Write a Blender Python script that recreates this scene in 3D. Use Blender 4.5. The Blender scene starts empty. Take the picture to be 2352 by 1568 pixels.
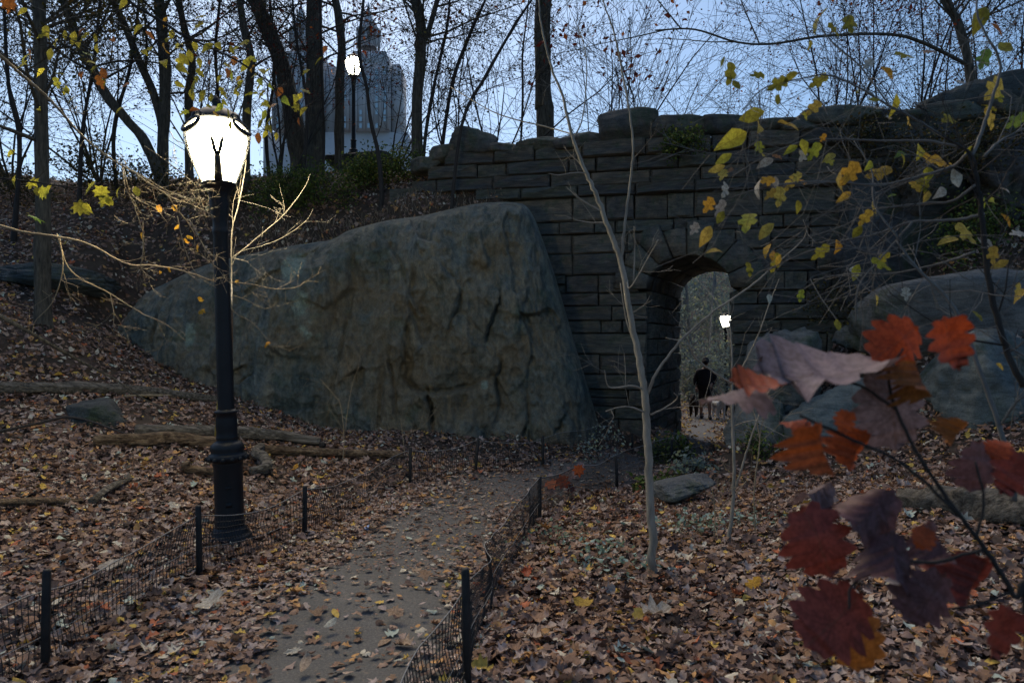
import bpy, bmesh, math, random
import numpy as np
from mathutils import Vector, Matrix, Euler
R = math.radians
SC = bpy.context.scene
COL = SC.collection
rng = np.random.default_rng(7)
random.seed(7)

# ------------------------------------------------------------------ camera
F = 1568.0; CU = 1176.0; CV = 784.0; EYE = 1.65     # focal length and centre in units of a 2352 px wide picture
cam_d = bpy.data.cameras.new('camera'); cam = bpy.data.objects.new('camera', cam_d); COL.objects.link(cam)
cam.location = (0, 0, EYE); cam.rotation_euler = (R(90), 0, 0)
cam_d.sensor_width = 36; cam_d.lens = 24; cam_d.clip_start = .05; cam_d.clip_end = 3000
cam_d.dof.use_dof = True; cam_d.dof.focus_distance = 8.5; cam_d.dof.aperture_fstop = 3.6
SC.camera = cam
# ------------------------------------------------------------------ sky, sun, exposure
SUN_EL, SUN_AZ = 50.0, -20.0
world = bpy.data.worlds.new('World'); SC.world = world; world.use_nodes = True
wn = world.node_tree.nodes; wl = world.node_tree.links
sky = wn.new('ShaderNodeTexSky'); sky.sky_type = 'NISHITA'; sky.sun_disc = False
sky.sun_elevation = R(SUN_EL); sky.sun_rotation = R(SUN_AZ); sky.altitude = 0
sky.air_density = 1.0; sky.dust_density = 1.7; sky.ozone_density = 3.0
wl.new(sky.outputs[0], wn['Background'].inputs[0]); wn['Background'].inputs[1].default_value = .056
sun_d = bpy.data.lights.new('sun', 'SUN'); sun = bpy.data.objects.new('sun', sun_d); COL.objects.link(sun)
sun_d.energy = .78; sun_d.angle = R(35); sun_d.color = (1, .72, .47)
sd = Vector((math.sin(R(SUN_AZ)) * math.cos(R(SUN_EL)), math.cos(R(SUN_AZ)) * math.cos(R(SUN_EL)), math.sin(R(SUN_EL))))
sun.rotation_euler = (-sd).to_track_quat('-Z', 'Y').to_euler()
vs = SC.view_settings; vs.view_transform = 'Standard'; vs.look = 'None'; vs.gamma = 1; vs.use_curve_mapping = False
vs.exposure = 1.25
vs.use_white_balance = True; vs.white_balance_temperature = 5850; vs.white_balance_tint = 2

# ------------------------------------------------------------------ helpers
def P(u, v, d):
    """a point d metres in front of the camera"""
    return np.array(((u - CU) / F * d, d, EYE - (v - CV) / F * d))
def tag(o, label=None, cat=None, group=None, kind=None):
    if label: o['label'] = label
    if cat: o['category'] = cat
    if group: o['group'] = group
    if kind: o['kind'] = kind
    return o
def empty(name, loc=(0, 0, 0), rot=(0, 0, 0)):
    o = bpy.data.objects.new(name, None); COL.objects.link(o); o.location = loc; o.rotation_euler = rot
    o.empty_display_size = .1
    return o
def link(name, me, parent=None, mat=None):
    o = bpy.data.objects.new(name, me); COL.objects.link(o)
    if parent is not None: o.parent = parent
    if mat is not None:
        if len(me.materials) == 0: me.materials.append(mat)
        elif me.materials[0] != mat:
            o.material_slots[0].link = 'OBJECT'; o.material_slots[0].material = mat
    return o
def fast_mesh(name, V, polys, smooth=False, attr=None):
    """V (n,3); polys list of (m,k) index arrays; attr: dict name -> per-vertex floats"""
    me = bpy.data.meshes.new(name)
    V = np.asarray(V, dtype=np.float32)
    polys = [np.asarray(p, dtype=np.int32) for p in polys if len(p)]
    me.vertices.add(len(V)); me.vertices.foreach_set('co', V.ravel())
    nl = sum(p.size for p in polys); npoly = sum(len(p) for p in polys)
    me.loops.add(nl); me.polygons.add(npoly)
    me.loops.foreach_set('vertex_index', np.concatenate([p.ravel() for p in polys]))
    tot = np.concatenate([np.full(len(p), p.shape[1], dtype=np.int32) for p in polys])
    st = np.concatenate(([0], np.cumsum(tot)[:-1])).astype(np.int32)
    me.polygons.foreach_set('loop_start', st)
    try: me.polygons.foreach_set('loop_total', tot)
    except Exception: pass
    if smooth: me.polygons.foreach_set('use_smooth', np.ones(npoly, dtype=bool))
    if attr:
        for k, a in attr.items():
            at = me.attributes.new(k, 'FLOAT', 'POINT'); at.data.foreach_set('value', np.asarray(a, dtype=np.float32))
    me.update(calc_edges=True); me.validate()
    return me
class Geo:
    def __init__(s): s.V = []; s.P = {}; s.n = 0; s.A = []
    def add(s, V, polys, a=None):
        V = np.asarray(V, dtype=np.float32)
        s.V.append(V)
        for p in polys:
            p = np.asarray(p, dtype=np.int32)
            if len(p): s.P.setdefault(p.shape[1], []).append(p + s.n)
        s.A.append(np.full(len(V), 0.5 if a is None else a, dtype=np.float32) if a is None or np.isscalar(a) else np.asarray(a, dtype=np.float32))
        s.n += len(V)
    def mesh(s, name, smooth=False):
        return fast_mesh(name, np.concatenate(s.V), [np.concatenate(x) for x in s.P.values()], smooth, {'rnd': np.concatenate(s.A)})
    def build(s, name, mat, parent=None, smooth=False):
        return link(name, s.mesh(name, smooth), parent, mat)
    def tube(s, pts, rad, k=5, cap=True, a=None):
        pts = np.asarray(pts, dtype=float); n = len(pts)
        rad = np.broadcast_to(np.asarray(rad, dtype=float), (n,))
        t = np.gradient(pts, axis=0); t /= np.linalg.norm(t, axis=1)[:, None] + 1e-9
        m = t.mean(0); ax = np.array((0, 0, 1.)) if abs(m[2]) < .8 else np.array((1., 0, 0))
        e1 = np.cross(t, ax); e1 /= np.linalg.norm(e1, axis=1)[:, None] + 1e-9
        e2 = np.cross(e1, t)
        th = np.arange(k) * 2 * math.pi / k
        V = pts[:, None, :] + rad[:, None, None] * (np.cos(th)[None, :, None] * e1[:, None, :] + np.sin(th)[None, :, None] * e2[:, None, :])
        i = np.arange(n - 1)[:, None] * k; j = np.arange(k)[None, :]; j2 = (j + 1) % k
        q = np.stack([i + j, i + j2, i + k + j2, i + k + j], -1).reshape(-1, 4)
        ps = [q]
        if cap and k > 3:
            V = V.reshape(-1, 3)
            c0 = len(V); V = np.vstack([V, pts[:1], pts[-1:]])
            jj = np.arange(k)
            ps.append(np.stack([np.full(k, c0), (jj + 1) % k, jj], -1))
            ps.append(np.stack([np.full(k, c0 + 1), (n - 1) * k + jj, (n - 1) * k + (jj + 1) % k], -1))
        s.add(V.reshape(-1, 3), ps, a)
    def box(s, c, d, rot=None):
        V = np.array([(x, y, z) for x in (-.5, .5) for y in (-.5, .5) for z in (-.5, .5)]) * np.asarray(d)
        if rot is not None: V = V @ np.array(rot.to_3x3()).T
        s.add(V + np.asarray(c), [[(0, 1, 3, 2), (4, 6, 7, 5), (0, 4, 5, 1), (2, 3, 7, 6), (0, 2, 6, 4), (1, 5, 7, 3)]])
    def lathe(s, prof, k=24, c=(0, 0, 0), flute=0):
        prof = np.asarray(prof, dtype=float); n = len(prof); th = np.arange(k) * 2 * math.pi / k
        rr = prof[:, 0][:, None] * (1 + flute * np.cos(th * 8)[None, :])
        V = np.stack([rr * np.cos(th), rr * np.sin(th), np.repeat(prof[:, 1][:, None], k, 1)], -1) + np.asarray(c)
        i = np.arange(n - 1)[:, None] * k; j = np.arange(k)[None, :]; j2 = (j + 1) % k
        s.add(V.reshape(-1, 3), [np.stack([i + j, i + j2, i + k + j2, i + k + j], -1).reshape(-1, 4)])
def spline(pts, m=6):
    """Catmull-Rom through pts (n,k)"""
    p = np.asarray(pts, dtype=float); p = np.vstack([2 * p[0] - p[1], p, 2 * p[-1] - p[-2]])
    out = []
    for i in range(1, len(p) - 2):
        t = np.linspace(0, 1, m, endpoint=False)[:, None]
        a, b, c, d = p[i - 1], p[i], p[i + 1], p[i + 2]
        out.append(.5 * (2 * b + (c - a) * t + (2 * a - 5 * b + 4 * c - d) * t ** 2 + (3 * b - a - 3 * c + d) * t ** 3))
    out.append(p[-2][None])
    return np.vstack(out)
def sstep(x, a, b):
    t = np.clip((np.asarray(x, dtype=float) - a) / (b - a), 0, 1); return t * t * (3 - 2 * t)
# value noise, vectorised
_perm = np.random.default_rng(3).random((64, 64, 64))
def vnoise(p):
    p = np.asarray(p, dtype=float); i = np.floor(p).astype(int); f = p - i; f = f * f * (3 - 2 * f)
    r = 0
    for dx in (0, 1):
        for dy in (0, 1):
            for dz in (0, 1):
                w = (f[..., 0] if dx else 1 - f[..., 0]) * (f[..., 1] if dy else 1 - f[..., 1]) * (f[..., 2] if dz else 1 - f[..., 2])
                r = r + w * _perm[(i[..., 0] + dx) % 64, (i[..., 1] + dy) % 64, (i[..., 2] + dz) % 64]
    return r * 2 - 1
def fbm(p, o=4):
    r = 0; a = 1
    for k in range(o): r = r + a * vnoise(p * 2 ** k + 17.3 * k); a *= .5
    return r

# ------------------------------------------------------------------ materials
def mat(name):
    m = bpy.data.materials.new(name); m.use_nodes = True; nt = m.node_tree
    return m, nt.nodes, nt.links, nt.nodes['Principled BSDF']
def ramp(nodes, stops, interp='LINEAR'):
    r = nodes.new('ShaderNodeValToRGB'); r.color_ramp.interpolation = interp; e = r.color_ramp.elements
    while len(e) > 1: e.remove(e[-1])
    e[0].position = stops[0][0]; e[0].color = (*stops[0][1], 1)
    for p, c in stops[1:]:
        x = e.new(p); x.color = (*c, 1)
    return r
def noise(nodes, links, scale, detail=6, rough=.6, coord='Object', stretch=None, dist=0):
    tc = nodes.new('ShaderNodeTexCoord'); n = nodes.new('ShaderNodeTexNoise')
    n.inputs['Scale'].default_value = scale; n.inputs['Detail'].default_value = detail
    n.inputs['Roughness'].default_value = rough; n.inputs['Distortion'].default_value = dist
    if stretch:
        mp = nodes.new('ShaderNodeMapping'); mp.inputs['Scale'].default_value = stretch
        links.new(tc.outputs[coord], mp.inputs[0]); links.new(mp.outputs[0], n.inputs['Vector'])
    else: links.new(tc.outputs[coord], n.inputs['Vector'])
    return n
def bump(nodes, links, b, src, strength=.5, dist=.02):
    bp = nodes.new('ShaderNodeBump'); bp.inputs['Strength'].default_value = strength; bp.inputs['Distance'].default_value = dist
    links.new(src, bp.inputs['Height']); links.new(bp.outputs[0], b.inputs['Normal']); return bp
def mixc(nodes, links, fac, a, b, mode='MIX'):
    m = nodes.new('ShaderNodeMix'); m.data_type = 'RGBA'; m.blend_type = mode
    for s, v in ((m.inputs[0], fac), (m.inputs[6], a), (m.inputs[7], b)):
        if isinstance(v, (int, float)): s.default_value = v
        elif isinstance(v, tuple): s.default_value = (*v, 1)
        else: links.new(v, s)
    return m.outputs[2]
def noisy(name, stops, scale=4, rough=.85, bumpk=.5, bscale=40, stretch=None, bdist=.02, coord='Object', spec=.3):
    m, n, l, b = mat(name)
    nz = noise(n, l, scale, 7, .65, coord, stretch); rp = ramp(n, stops); l.new(nz.outputs[0], rp.inputs[0]); l.new(rp.outputs[0], b.inputs['Base Color'])
    nb = noise(n, l, bscale, 6, .7, coord, stretch); bump(n, l, b, nb.outputs[0], bumpk, bdist)
    b.inputs['Roughness'].default_value = rough; b.inputs['Specular IOR Level'].default_value = spec
    return m
def plain(name, c, rough=.6, metal=0):
    m, n, l, b = mat(name); b.inputs['Base Color'].default_value = (*c, 1); b.inputs['Roughness'].default_value = rough; b.inputs['Metallic'].default_value = metal
    return m
M = {}
M['soil'] = noisy('soil', [(.3, (.03, .022, .016)), (.55, (.07, .05, .035)), (.75, (.11, .08, .055))], 3, .95, .8, 60)
M['dirt'] = noisy('dirt', [(.3, (.02, .015, .012)), (.7, (.06, .045, .03))], 3, .95, .8, 60)
def stone(name, stops, scale, moss, bscale=14, bd=.03, perobj=True):
    m, n, l, b = mat(name)
    nz = noise(n, l, scale, 8, .68); rp = ramp(n, stops); l.new(nz.outputs[0], rp.inputs[0]); c = rp.outputs[0]
    if perobj:
        oi = n.new('ShaderNodeObjectInfo'); r2 = ramp(n, [(0, (.6, .62, .68)), (.35, (1, .93, .84)), (.6, (.82, .9, .86)), (.85, (1.2, 1.08, .95)), (1, (.75, .72, .74))])
        l.new(oi.outputs['Random'], r2.inputs[0]); c = mixc(n, l, 1.0, c, r2.outputs[0], 'MULTIPLY')
    nm = noise(n, l, scale * .55 + .4, 6, .7, stretch=(1, 1, .45)); rm = ramp(n, [(.52, (0, 0, 0)), (.64, (1, 1, 1))]); l.new(nm.outputs[0], rm.inputs[0])
    c = mixc(n, l, rm.outputs[0], c, moss)
    n2 = noise(n, l, 3.2, 8, .75, stretch=(1, 1, 4.5), dist=.5); r_2 = ramp(n, [(.38, (.5, .52, .54)), (.52, (1, 1, 1)), (.66, (1.3, 1.27, 1.2))]); l.new(n2.outputs[0], r_2.inputs[0])
    c = mixc(n, l, .8, c, r_2.outputs[0], 'MULTIPLY')
    ns = noise(n, l, 60, 3, .8); rs = ramp(n, [(.3, (.7, .7, .7)), (.7, (1.25, 1.25, 1.25))]); l.new(ns.outputs[0], rs.inputs[0])
    c = mixc(n, l, 1.0, c, rs.outputs[0], 'MULTIPLY')
    l.new(c, b.inputs['Base Color'])
    nb = noise(n, l, bscale, 10, .76); bump(n, l, b, nb.outputs[0], 1., bd)
    b.inputs['Roughness'].default_value = .88; b.inputs['Specular IOR Level'].default_value = .3
    return m
M['block'] = stone('masonry stone', [(.25, (.06, .066, .07)), (.45, (.115, .118, .114)), (.58, (.17, .155, .13)), (.75, (.24, .225, .2))], 2.6, (.07, .09, .065), 9, .07)
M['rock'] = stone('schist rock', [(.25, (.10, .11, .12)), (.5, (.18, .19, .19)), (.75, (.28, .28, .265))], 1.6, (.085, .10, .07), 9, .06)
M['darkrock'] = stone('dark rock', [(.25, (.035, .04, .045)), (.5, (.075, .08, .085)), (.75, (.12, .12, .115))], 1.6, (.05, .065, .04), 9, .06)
M['mortar'] = noisy('mortar', [(.3, (.02, .018, .016)), (.7, (.05, .045, .04))], 6, .95, .5, 40)
# great boulder: brown and grey streaks, pale lichen
def boulder_mat():
    m, n, l, b = mat('boulder schist')
    nz = noise(n, l, .75, 8, .66, stretch=(1.2, 1, .55), dist=.4)
    rp = ramp(n, [(.3, (.06, .08, .08)), (.42, (.13, .15, .135)), (.5, (.2, .185, .14)), (.58, (.135, .155, .145)), (.72, (.25, .26, .225))]); l.new(nz.outputs[0], rp.inputs[0])
    st = noise(n, l, 1.7, 7, .7, stretch=(1.9, 1.9, .3), dist=.5); rs = ramp(n, [(.38, (.5, .58, .62)), (.5, (1, 1, 1)), (.66, (1.3, 1.24, 1.12))]); l.new(st.outputs[0], rs.inputs[0])
    c = mixc(n, l, 1.0, rp.outputs[0], rs.outputs[0], 'MULTIPLY')
    mo = noise(n, l, 1.1, 7, .72); rm = ramp(n, [(.54, (0, 0, 0)), (.68, (1, 1, 1))]); l.new(mo.outputs[0], rm.inputs[0])
    c = mixc(n, l, rm.outputs[0], c, (.115, .145, .10))
    bn = noise(n, l, .55, 6, .7, dist=.8); rb = ramp(n, [(.47, (0, 0, 0)), (.62, (.85, .85, .85))]); l.new(bn.outputs[0], rb.inputs[0])
    c = mixc(n, l, rb.outputs[0], c, (.185, .15, .095))
    at = n.new('ShaderNodeAttribute'); at.attribute_name = 'rnd'
    ln = noise(n, l, 5, 8, .75); mul = n.new('ShaderNodeMath'); mul.operation = 'MULTIPLY'; l.new(at.outputs['Fac'], mul.inputs[0]); l.new(ln.outputs[0], mul.inputs[1])
    rl = ramp(n, [(.30, (0, 0, 0)), (.42, (1, 1, 1))]); l.new(mul.outputs[0], rl.inputs[0])
    c = mixc(n, l, rl.outputs[0], c, (.26, .31, .25))
    gr = noise(n, l, 11, 9, .8, stretch=(1, 1, .7), dist=.3); rg = ramp(n, [(.34, (.5, .52, .54)), (.5, (1, 1, 1)), (.64, (1.45, 1.42, 1.35))]); l.new(gr.outputs[0], rg.inputs[0]); c = mixc(n, l, .85, c, rg.outputs[0], 'MULTIPLY')
    sp = noise(n, l, 70, 3, .8); r3 = ramp(n, [(.3, (.72, .72, .72)), (.7, (1.25, 1.25, 1.25))]); l.new(sp.outputs[0], r3.inputs[0])
    c = mixc(n, l, 1.0, c, r3.outputs[0], 'MULTIPLY')
    l.new(c, b.inputs['Base Color'])
    nb = noise(n, l, 6, 12, .78, stretch=(1, 1, 1.3)); bump(n, l, b, nb.outputs[0], 1., .10)
    b.inputs['Roughness'].default_value = .85; b.inputs['Specular IOR Level'].default_value = .35
    return m
M['boulder'] = boulder_mat()
def asphalt():
    m, n, l, b = mat('worn asphalt')
    nz = noise(n, l, 1.3, 6, .6); rp = ramp(n, [(.3, (.062, .06, .058)), (.7, (.108, .102, .096))]); l.new(nz.outputs[0], rp.inputs[0])
    ns = noise(n, l, 70, 4, .95); rs = ramp(n, [(.3, (.35, .35, .35)), (.5, (.95, .95, .95)), (.62, (1.5, 1.45, 1.4)), (.72, (2.6, 2.5, 2.3))]); l.new(ns.outputs[0], rs.inputs[0])
    c = mixc(n, l, 1.0, rp.outputs[0], rs.outputs[0], 'MULTIPLY')
    nl = noise(n, l, 24, 6, .8); r2 = ramp(n, [(.56, (0, 0, 0)), (.66, (.75, .75, .75))]); l.new(nl.outputs[0], r2.inputs[0])
    c = mixc(n, l, r2.outputs[0], c, (.2, .145, .1))
    l.new(c, b.inputs['Base Color']); bump(n, l, b, ns.outputs[0], .5, .006)
    b.inputs['Roughness'].default_value = .8; return m
M['asphalt'] = asphalt()
def leafmat(name, stops, trans=.0, rough=.75, attr=True):
    m, n, l, b = mat(name)
    if attr:
        a = n.new('ShaderNodeAttribute'); a.attribute_name = 'rnd'; src = a.outputs['Fac']
    else:
        a = n.new('ShaderNodeObjectInfo'); src = a.outputs['Random']
    rp = ramp(n, stops); l.new(src, rp.inputs[0])
    nz = noise(n, l, 34 if attr else 30, 4, .7); r2 = ramp(n, [(.3, (.62, .6, .56)), (.6, (1.1, 1.1, 1.1))]); l.new(nz.outputs[0], r2.inputs[0])
    c = mixc(n, l, 1.0, rp.outputs[0], r2.outputs[0], 'MULTIPLY')
    if not attr:                                        # midrib and side veins, in the leaf's own coordinates
        tc = n.new('ShaderNodeTexCoord'); sx = n.new('ShaderNodeSeparateXYZ'); l.new(tc.outputs['Object'], sx.inputs[0])
        def ma(op, a_, b_=None):
            q = n.new('ShaderNodeMath'); q.operation = op
            for k_, v_ in enumerate((a_, b_)):
                if v_ is None: continue
                if isinstance(v_, (int, float)): q.inputs[k_].default_value = v_
                else: l.new(v_, q.inputs[k_])
            return q.outputs[0]
        ax = ma('ABSOLUTE', sx.outputs[0]); mid = ma('LESS_THAN', ax, .010)
        fr_ = ma('FRACT', ma('MULTIPLY', ma('SUBTRACT', sx.outputs[1], ma('MULTIPLY', ax, .8)), 6.5)); side = ma('MULTIPLY', ma('LESS_THAN', fr_, .045), .5)
        bl = noise(n, l, 7, 6, .75); rbl = ramp(n, [(.42, (.55, .5, .45)), (.55, (1, 1, 1)), (.7, (1.25, 1.15, 1.05))]); l.new(bl.outputs[0], rbl.inputs[0]); c = mixc(n, l, .8, c, rbl.outputs[0], 'MULTIPLY')
        c = mixc(n, l, ma('MULTIPLY', ma('MAXIMUM', mid, ma('MULTIPLY', side, .35)), .45), c, (.1, .045, .025))
    l.new(c, b.inputs['Base Color']); b.inputs['Roughness'].default_value = rough; b.inputs['Specular IOR Level'].default_value = .25
    if trans > 0:
        t = n.new('ShaderNodeBsdfTranslucent'); l.new(c, t.inputs[0])
        mx = n.new('ShaderNodeMixShader'); mx.inputs[0].default_value = trans
        l.new(b.outputs[0], mx.inputs[1]); l.new(t.outputs[0], mx.inputs[2]); l.new(mx.outputs[0], n['Material Output'].inputs[0])
    return m
M['litter'] = leafmat('leaf litter', [(0, (.045, .03, .024)), (.09, (.12, .075, .06)), (.17, (.075, .048, .042)), (.26, (.2, .13, .105)), (.34, (.28, .155, .08)), (.42, (.17, .115, .105)), (.5, (.31, .205, .145)), (.57, (.24, .12, .06)),
    (.64, (.37, .265, .2)), (.7, (.26, .19, .175)), (.77, (.45, .34, .26)), (.82, (.38, .3, .27)), (.86, (.5, .27, .10)), (.9, (.56, .38, .08)), (.94, (.42, .12, .05)), (.97, (.58, .52, .4)), (1, (.42, .46, .38))], .1)
M['tanleaf'] = leafmat('tan leaf', [(0, (.2, .12, .075)), (.5, (.34, .23, .15)), (1, (.46, .35, .25))], .15, attr=False)
M['paleleaf'] = leafmat('pale leaf', [(0, (.45, .38, .3)), (.5, (.52, .48, .4)), (1, (.48, .52, .44))], .15, attr=False)
M['goldleaf'] = leafmat('gold leaf', [(0, (.5, .33, .06)), (.5, (.58, .43, .08)), (1, (.42, .36, .08))], .35, attr=False)
M['brownleaf'] = leafmat('brown leaf', [(0, (.10, .06, .04)), (1, (.26, .14, .08))], .12, attr=False)
M['yellowgreen'] = leafmat('yellow green leaf', [(0, (.36, .36, .04)), (.5, (.5, .45, .05)), (1, (.3, .38, .05))], .45, attr=False)
M['olive'] = leafmat('olive leaf', [(0, (.2, .2, .03)), (1, (.3, .28, .04))], .45, attr=False)
M['greenleaf'] = leafmat('green leaf', [(0, (.12, .21, .05)), (1, (.2, .28, .06))], .4, attr=False)
M['amber'] = leafmat('amber leaf', [(0, (.6, .3, .03)), (1, (.62, .4, .05))], .4, attr=False)
M['orangered'] = leafmat('orange red oak leaf', [(0, (.36, .055, .014)), (1, (.42, .10, .025))], .35, .5, attr=False)
M['crimson'] = leafmat('dark crimson oak leaf', [(0, (.17, .035, .028)), (1, (.22, .05, .035))], .25, .5, attr=False)
M['mauve'] = leafmat('mauve oak leaf underside', [(0, (.185, .13, .14)), (1, (.24, .175, .18))], .25, .6, attr=False)
M['plum'] = leafmat('plum oak leaf', [(0, (.125, .06, .066)), (1, (.165, .085, .09))], .2, .55, attr=False)
M['rust'] = leafmat('rust oak leaf', [(0, (.26, .09, .02)), (1, (.32, .13, .03))], .3, .6, attr=False)
M['darkleaf'] = leafmat('dark small leaves', [(0, (.02, .03, .012)), (.5, (.05, .05, .02)), (.8, (.09, .06, .02)), (1, (.12, .1, .02))], .2)
M['greenbush'] = leafmat('green bush leaves', [(0, (.03, .05, .015)), (.5, (.07, .11, .025)), (.85, (.13, .17, .03)), (1, (.25, .25, .05))], .25)
M['reddark'] = leafmat('dark red leaves', [(0, (.07, .012, .01)), (.7, (.16, .03, .015)), (1, (.4, .12, .02))], .3)
M['woodsleaf'] = leafmat('haze paled woods leaves', [(0, (.13, .17, .17)), (.5, (.22, .27, .25)), (.8, (.28, .33, .24)), (1, (.42, .42, .2))], .35)  # paled to blue-green: haze beyond the arch put into the leaf colour
M['lowplant'] = leafmat('low plant leaves', [(0, (.08, .12, .06)), (.5, (.2, .27, .2)), (1, (.4, .48, .42))], .2)
M['drygrass'] = leafmat('dry grass', [(0, (.07, .05, .035)), (.6, (.2, .15, .1)), (1, (.35, .3, .24))], .15)
M['bark'] = noisy('bark', [(.32, (.03, .028, .027)), (.48, (.085, .078, .062)), (.6, (.13, .115, .09)), (.75, (.19, .175, .145))], 9, .9, 1., 30, (3, 3, .5), .04)
M['hazewood'] = noisy('haze paled woodland bark', [(.3, (.1, .105, .11)), (.7, (.2, .2, .2))], 7, .9, .9, 26, (3, 3, .5), .02)  # bark lightened to grey, the far haze painted into its colour
M['darkbark'] = noisy('dark bark', [(.3, (.02, .018, .017)), (.7, (.05, .043, .038))], 9, .9, .8, 30, (3, 3, .6), .01)
M['palebark'] = noisy('pale sapling bark', [(.3, (.16, .14, .11)), (.55, (.27, .235, .185)), (.8, (.36, .32, .26))], 12, .75, .5, 60, (2, 2, .6), .004)
M['greytwig'] = noisy('grey twig', [(.3, (.09, .085, .08)), (.7, (.17, .16, .145))], 15, .8, .3, 70, None, .003)
M['twig'] = noisy('tan twig', [(.3, (.2, .15, .09)), (.7, (.34, .27, .17))], 15, .7, .3, 70, None, .003)
M['deadwood'] = noisy('weathered log', [(.35, (.05, .032, .02)), (.5, (.16, .105, .06)), (.65, (.34, .24, .14))], 7, .9, 1., 14, (.25, 5, 5), .05)
M['greywood'] = noisy('grey log', [(.35, (.05, .042, .035)), (.5, (.15, .13, .1)), (.66, (.29, .25, .2))], 7, .9, 1., 14, (.3, 4, 4), .05)
M['iron'] = noisy('black painted iron', [(.3, (.006, .007, .009)), (.7, (.012, .013, .016))], 9, .5, .25, 50, None, .004, spec=.28)
M['stake'] = noisy('black stake', [(.3, (.012, .012, .013)), (.7, (.03, .028, .026))], 12, .7, .5, 50, None, .004)
M['net'] = plain('black plastic netting', (.018, .017, .017), .6)
M['wire'] = plain('grey wire', (.32, .31, .3), .5)
M['yellowstake'] = plain('yellow stake', (.5, .36, .06), .7)
M['bluewrap'] = plain('blue plastic wrapper', (.26, .36, .6), .35)
M['tower'] = noisy('pale limestone', [(.3, (.46, .47, .49)), (.7, (.56, .56, .57))], .12, .9, .1, 2)
M['pane'] = plain('sky tinted pane', (.50, .66, .76), .2)  # sky reflection put into the pane's base colour
M['signw'] = plain('white sign board', (.62, .66, .68), .5)
M['signd'] = plain('grey sign panel', (.14, .17, .18), .5)
M['skin'] = plain('skin', (.32, .19, .13), .6)
M['jacket'] = noisy('black jacket', [(.3, (.008, .008, .011)), (.7, (.018, .017, .022))], 12, .8, .4, 20)
M['shorts'] = plain('black shorts', (.012, .011, .013), .85)
M['brownfur'] = noisy('brown fur', [(.3, (.02, .014, .01)), (.7, (.05, .035, .024))], 20, .9, .6, 60)
M['whitefur'] = noisy('white fur', [(.3, (.42, .44, .46)), (.7, (.66, .67, .68))], 12, .9, .6, 60)
M['blackfur'] = noisy('black fur', [(.3, (.01, .01, .012)), (.7, (.025, .024, .026))], 20, .85, .6, 60)
def glow(name, c, s):
    m, n, l, b = mat(name); e = n.new('ShaderNodeEmission'); e.inputs[0].default_value = (*c, 1); e.inputs[1].default_value = s
    l.new(e.outputs[0], n['Material Output'].inputs[0]); return m
M['lamplight'] = glow('lamp diffuser', (1, .78, .46), 55)
M['farlamp'] = glow('far lamp diffuser', (1, .85, .62), 14)
def thinglass():
    m, n, l, b = mat('clear globe'); t = n.new('ShaderNodeBsdfTransparent'); g = n.new('ShaderNodeBsdfGlossy'); g.inputs['Roughness'].default_value = .05
    fr = n.new('ShaderNodeFresnel'); fr.inputs[0].default_value = 1.45; mx = n.new('ShaderNodeMixShader')
    l.new(fr.outputs[0], mx.inputs[0]); l.new(t.outputs[0], mx.inputs[1]); l.new(g.outputs[0], mx.inputs[2]); l.new(mx.outputs[0], n['Material Output'].inputs[0]); return m
M['glass'] = thinglass()
# ------------------------------------------------------------------ terrain
WA = R(12.0); WO = np.array((3.38, 13.05)); WD = np.array((math.cos(WA), -math.sin(WA))); WN = np.array((math.sin(WA), math.cos(WA)))
SK = .222                                             # the passage runs askew through the wall
def wall_sn(x, y):
    dx = x - WO[0]; dy = y - WO[1]; return dx * WD[0] + dy * WD[1], dx * WN[0] + dy * WN[1]
def wall_xy(s, n): return WO + s * WD + n * WN
_cp = [(-1, 0, 0), (-1, 3, 0), (-2.3, 3.3, 0), (-2.35, 5.7, 0), (-2.2, 4.7, 0), (-1.1, 8.2, -.1), (-.48, 8.8, -.1), (1, 3.5, .02), (.3, 7, -.15), (1.4, 9.4, -.32), (3.3, 13, -.47),
       (2.6, 11.3, -.42), (-4.5, 3.5, .15), (-4, 6, .22), (3, 3, .15), (3.6, 5.5, .37), (5, 4, .6), (8, 5, 1.0), (-10, 4, .8), (-10, 0, .5), (10, 0, 1.0), (0, -6, 0), (1.2, 12.9, -.1), (1.9, 13, -.35),
       (.8, 13.1, .2), (.3, 12.4, 0), (-1.2, 12.5, .1), (-2.9, 12.4, .2), (-4.2, 12.5, .75), (-5.4, 12.7, 1.05), (-6.5, 12.9, 1.6), (-2, 11.6, .1), (0, 11.6, 0), (-10, 22, 6.2), (-3, 22, 6.4), (0, 20, 6.3), (-14, 18, 6.2), (-14, 12, 4), (4.2, 13.3, -.45), (4.6, 12, -.3), (.8, 10.3, -.2), (3.2, 9.5, -.1), (2.2, 7, -.02)]
for u, v, d in [(100, 1000, 8), (30, 870, 9.5), (100, 760, 10.5), (300, 960, 8.8), (600, 945, 11.2), (500, 905, 11.5), (400, 858, 11.9), (320, 800, 12.2), (250, 735, 12.5), (780, 1000, 10.9), (1000, 1005, 11.2), (1380, 1010, 11.9), (640, 975, 10.2),
                (800, 1050, 9), (190, 690, 12.2), (0, 640, 12), (0, 480, 15), (250, 560, 13.3), (450, 500, 14.4), (300, 640, 13.6), (450, 580, 13.6), (620, 550, 13.8), (740, 535, 14), (950, 472, 13.8), (1150, 450, 13.7), (900, 415, 15.5), (600, 420, 16),
                (300, 410, 16.5), (0, 430, 17.5), (1700, 1040, 9.6), (2000, 1040, 9), (2352, 1010, 8), (2352, 640, 10.8), (2200, 600, 11.4), (1950, 800, 11.5), (2352, 380, 12.2), (1800, 1000, 11)]:
    _cp.append(tuple(P(u, v, d)))
_cp = np.array(_cp); _n = len(_cp)
_D = np.linalg.norm(_cp[:, None, :2] - _cp[None, :, :2], axis=2)
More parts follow.
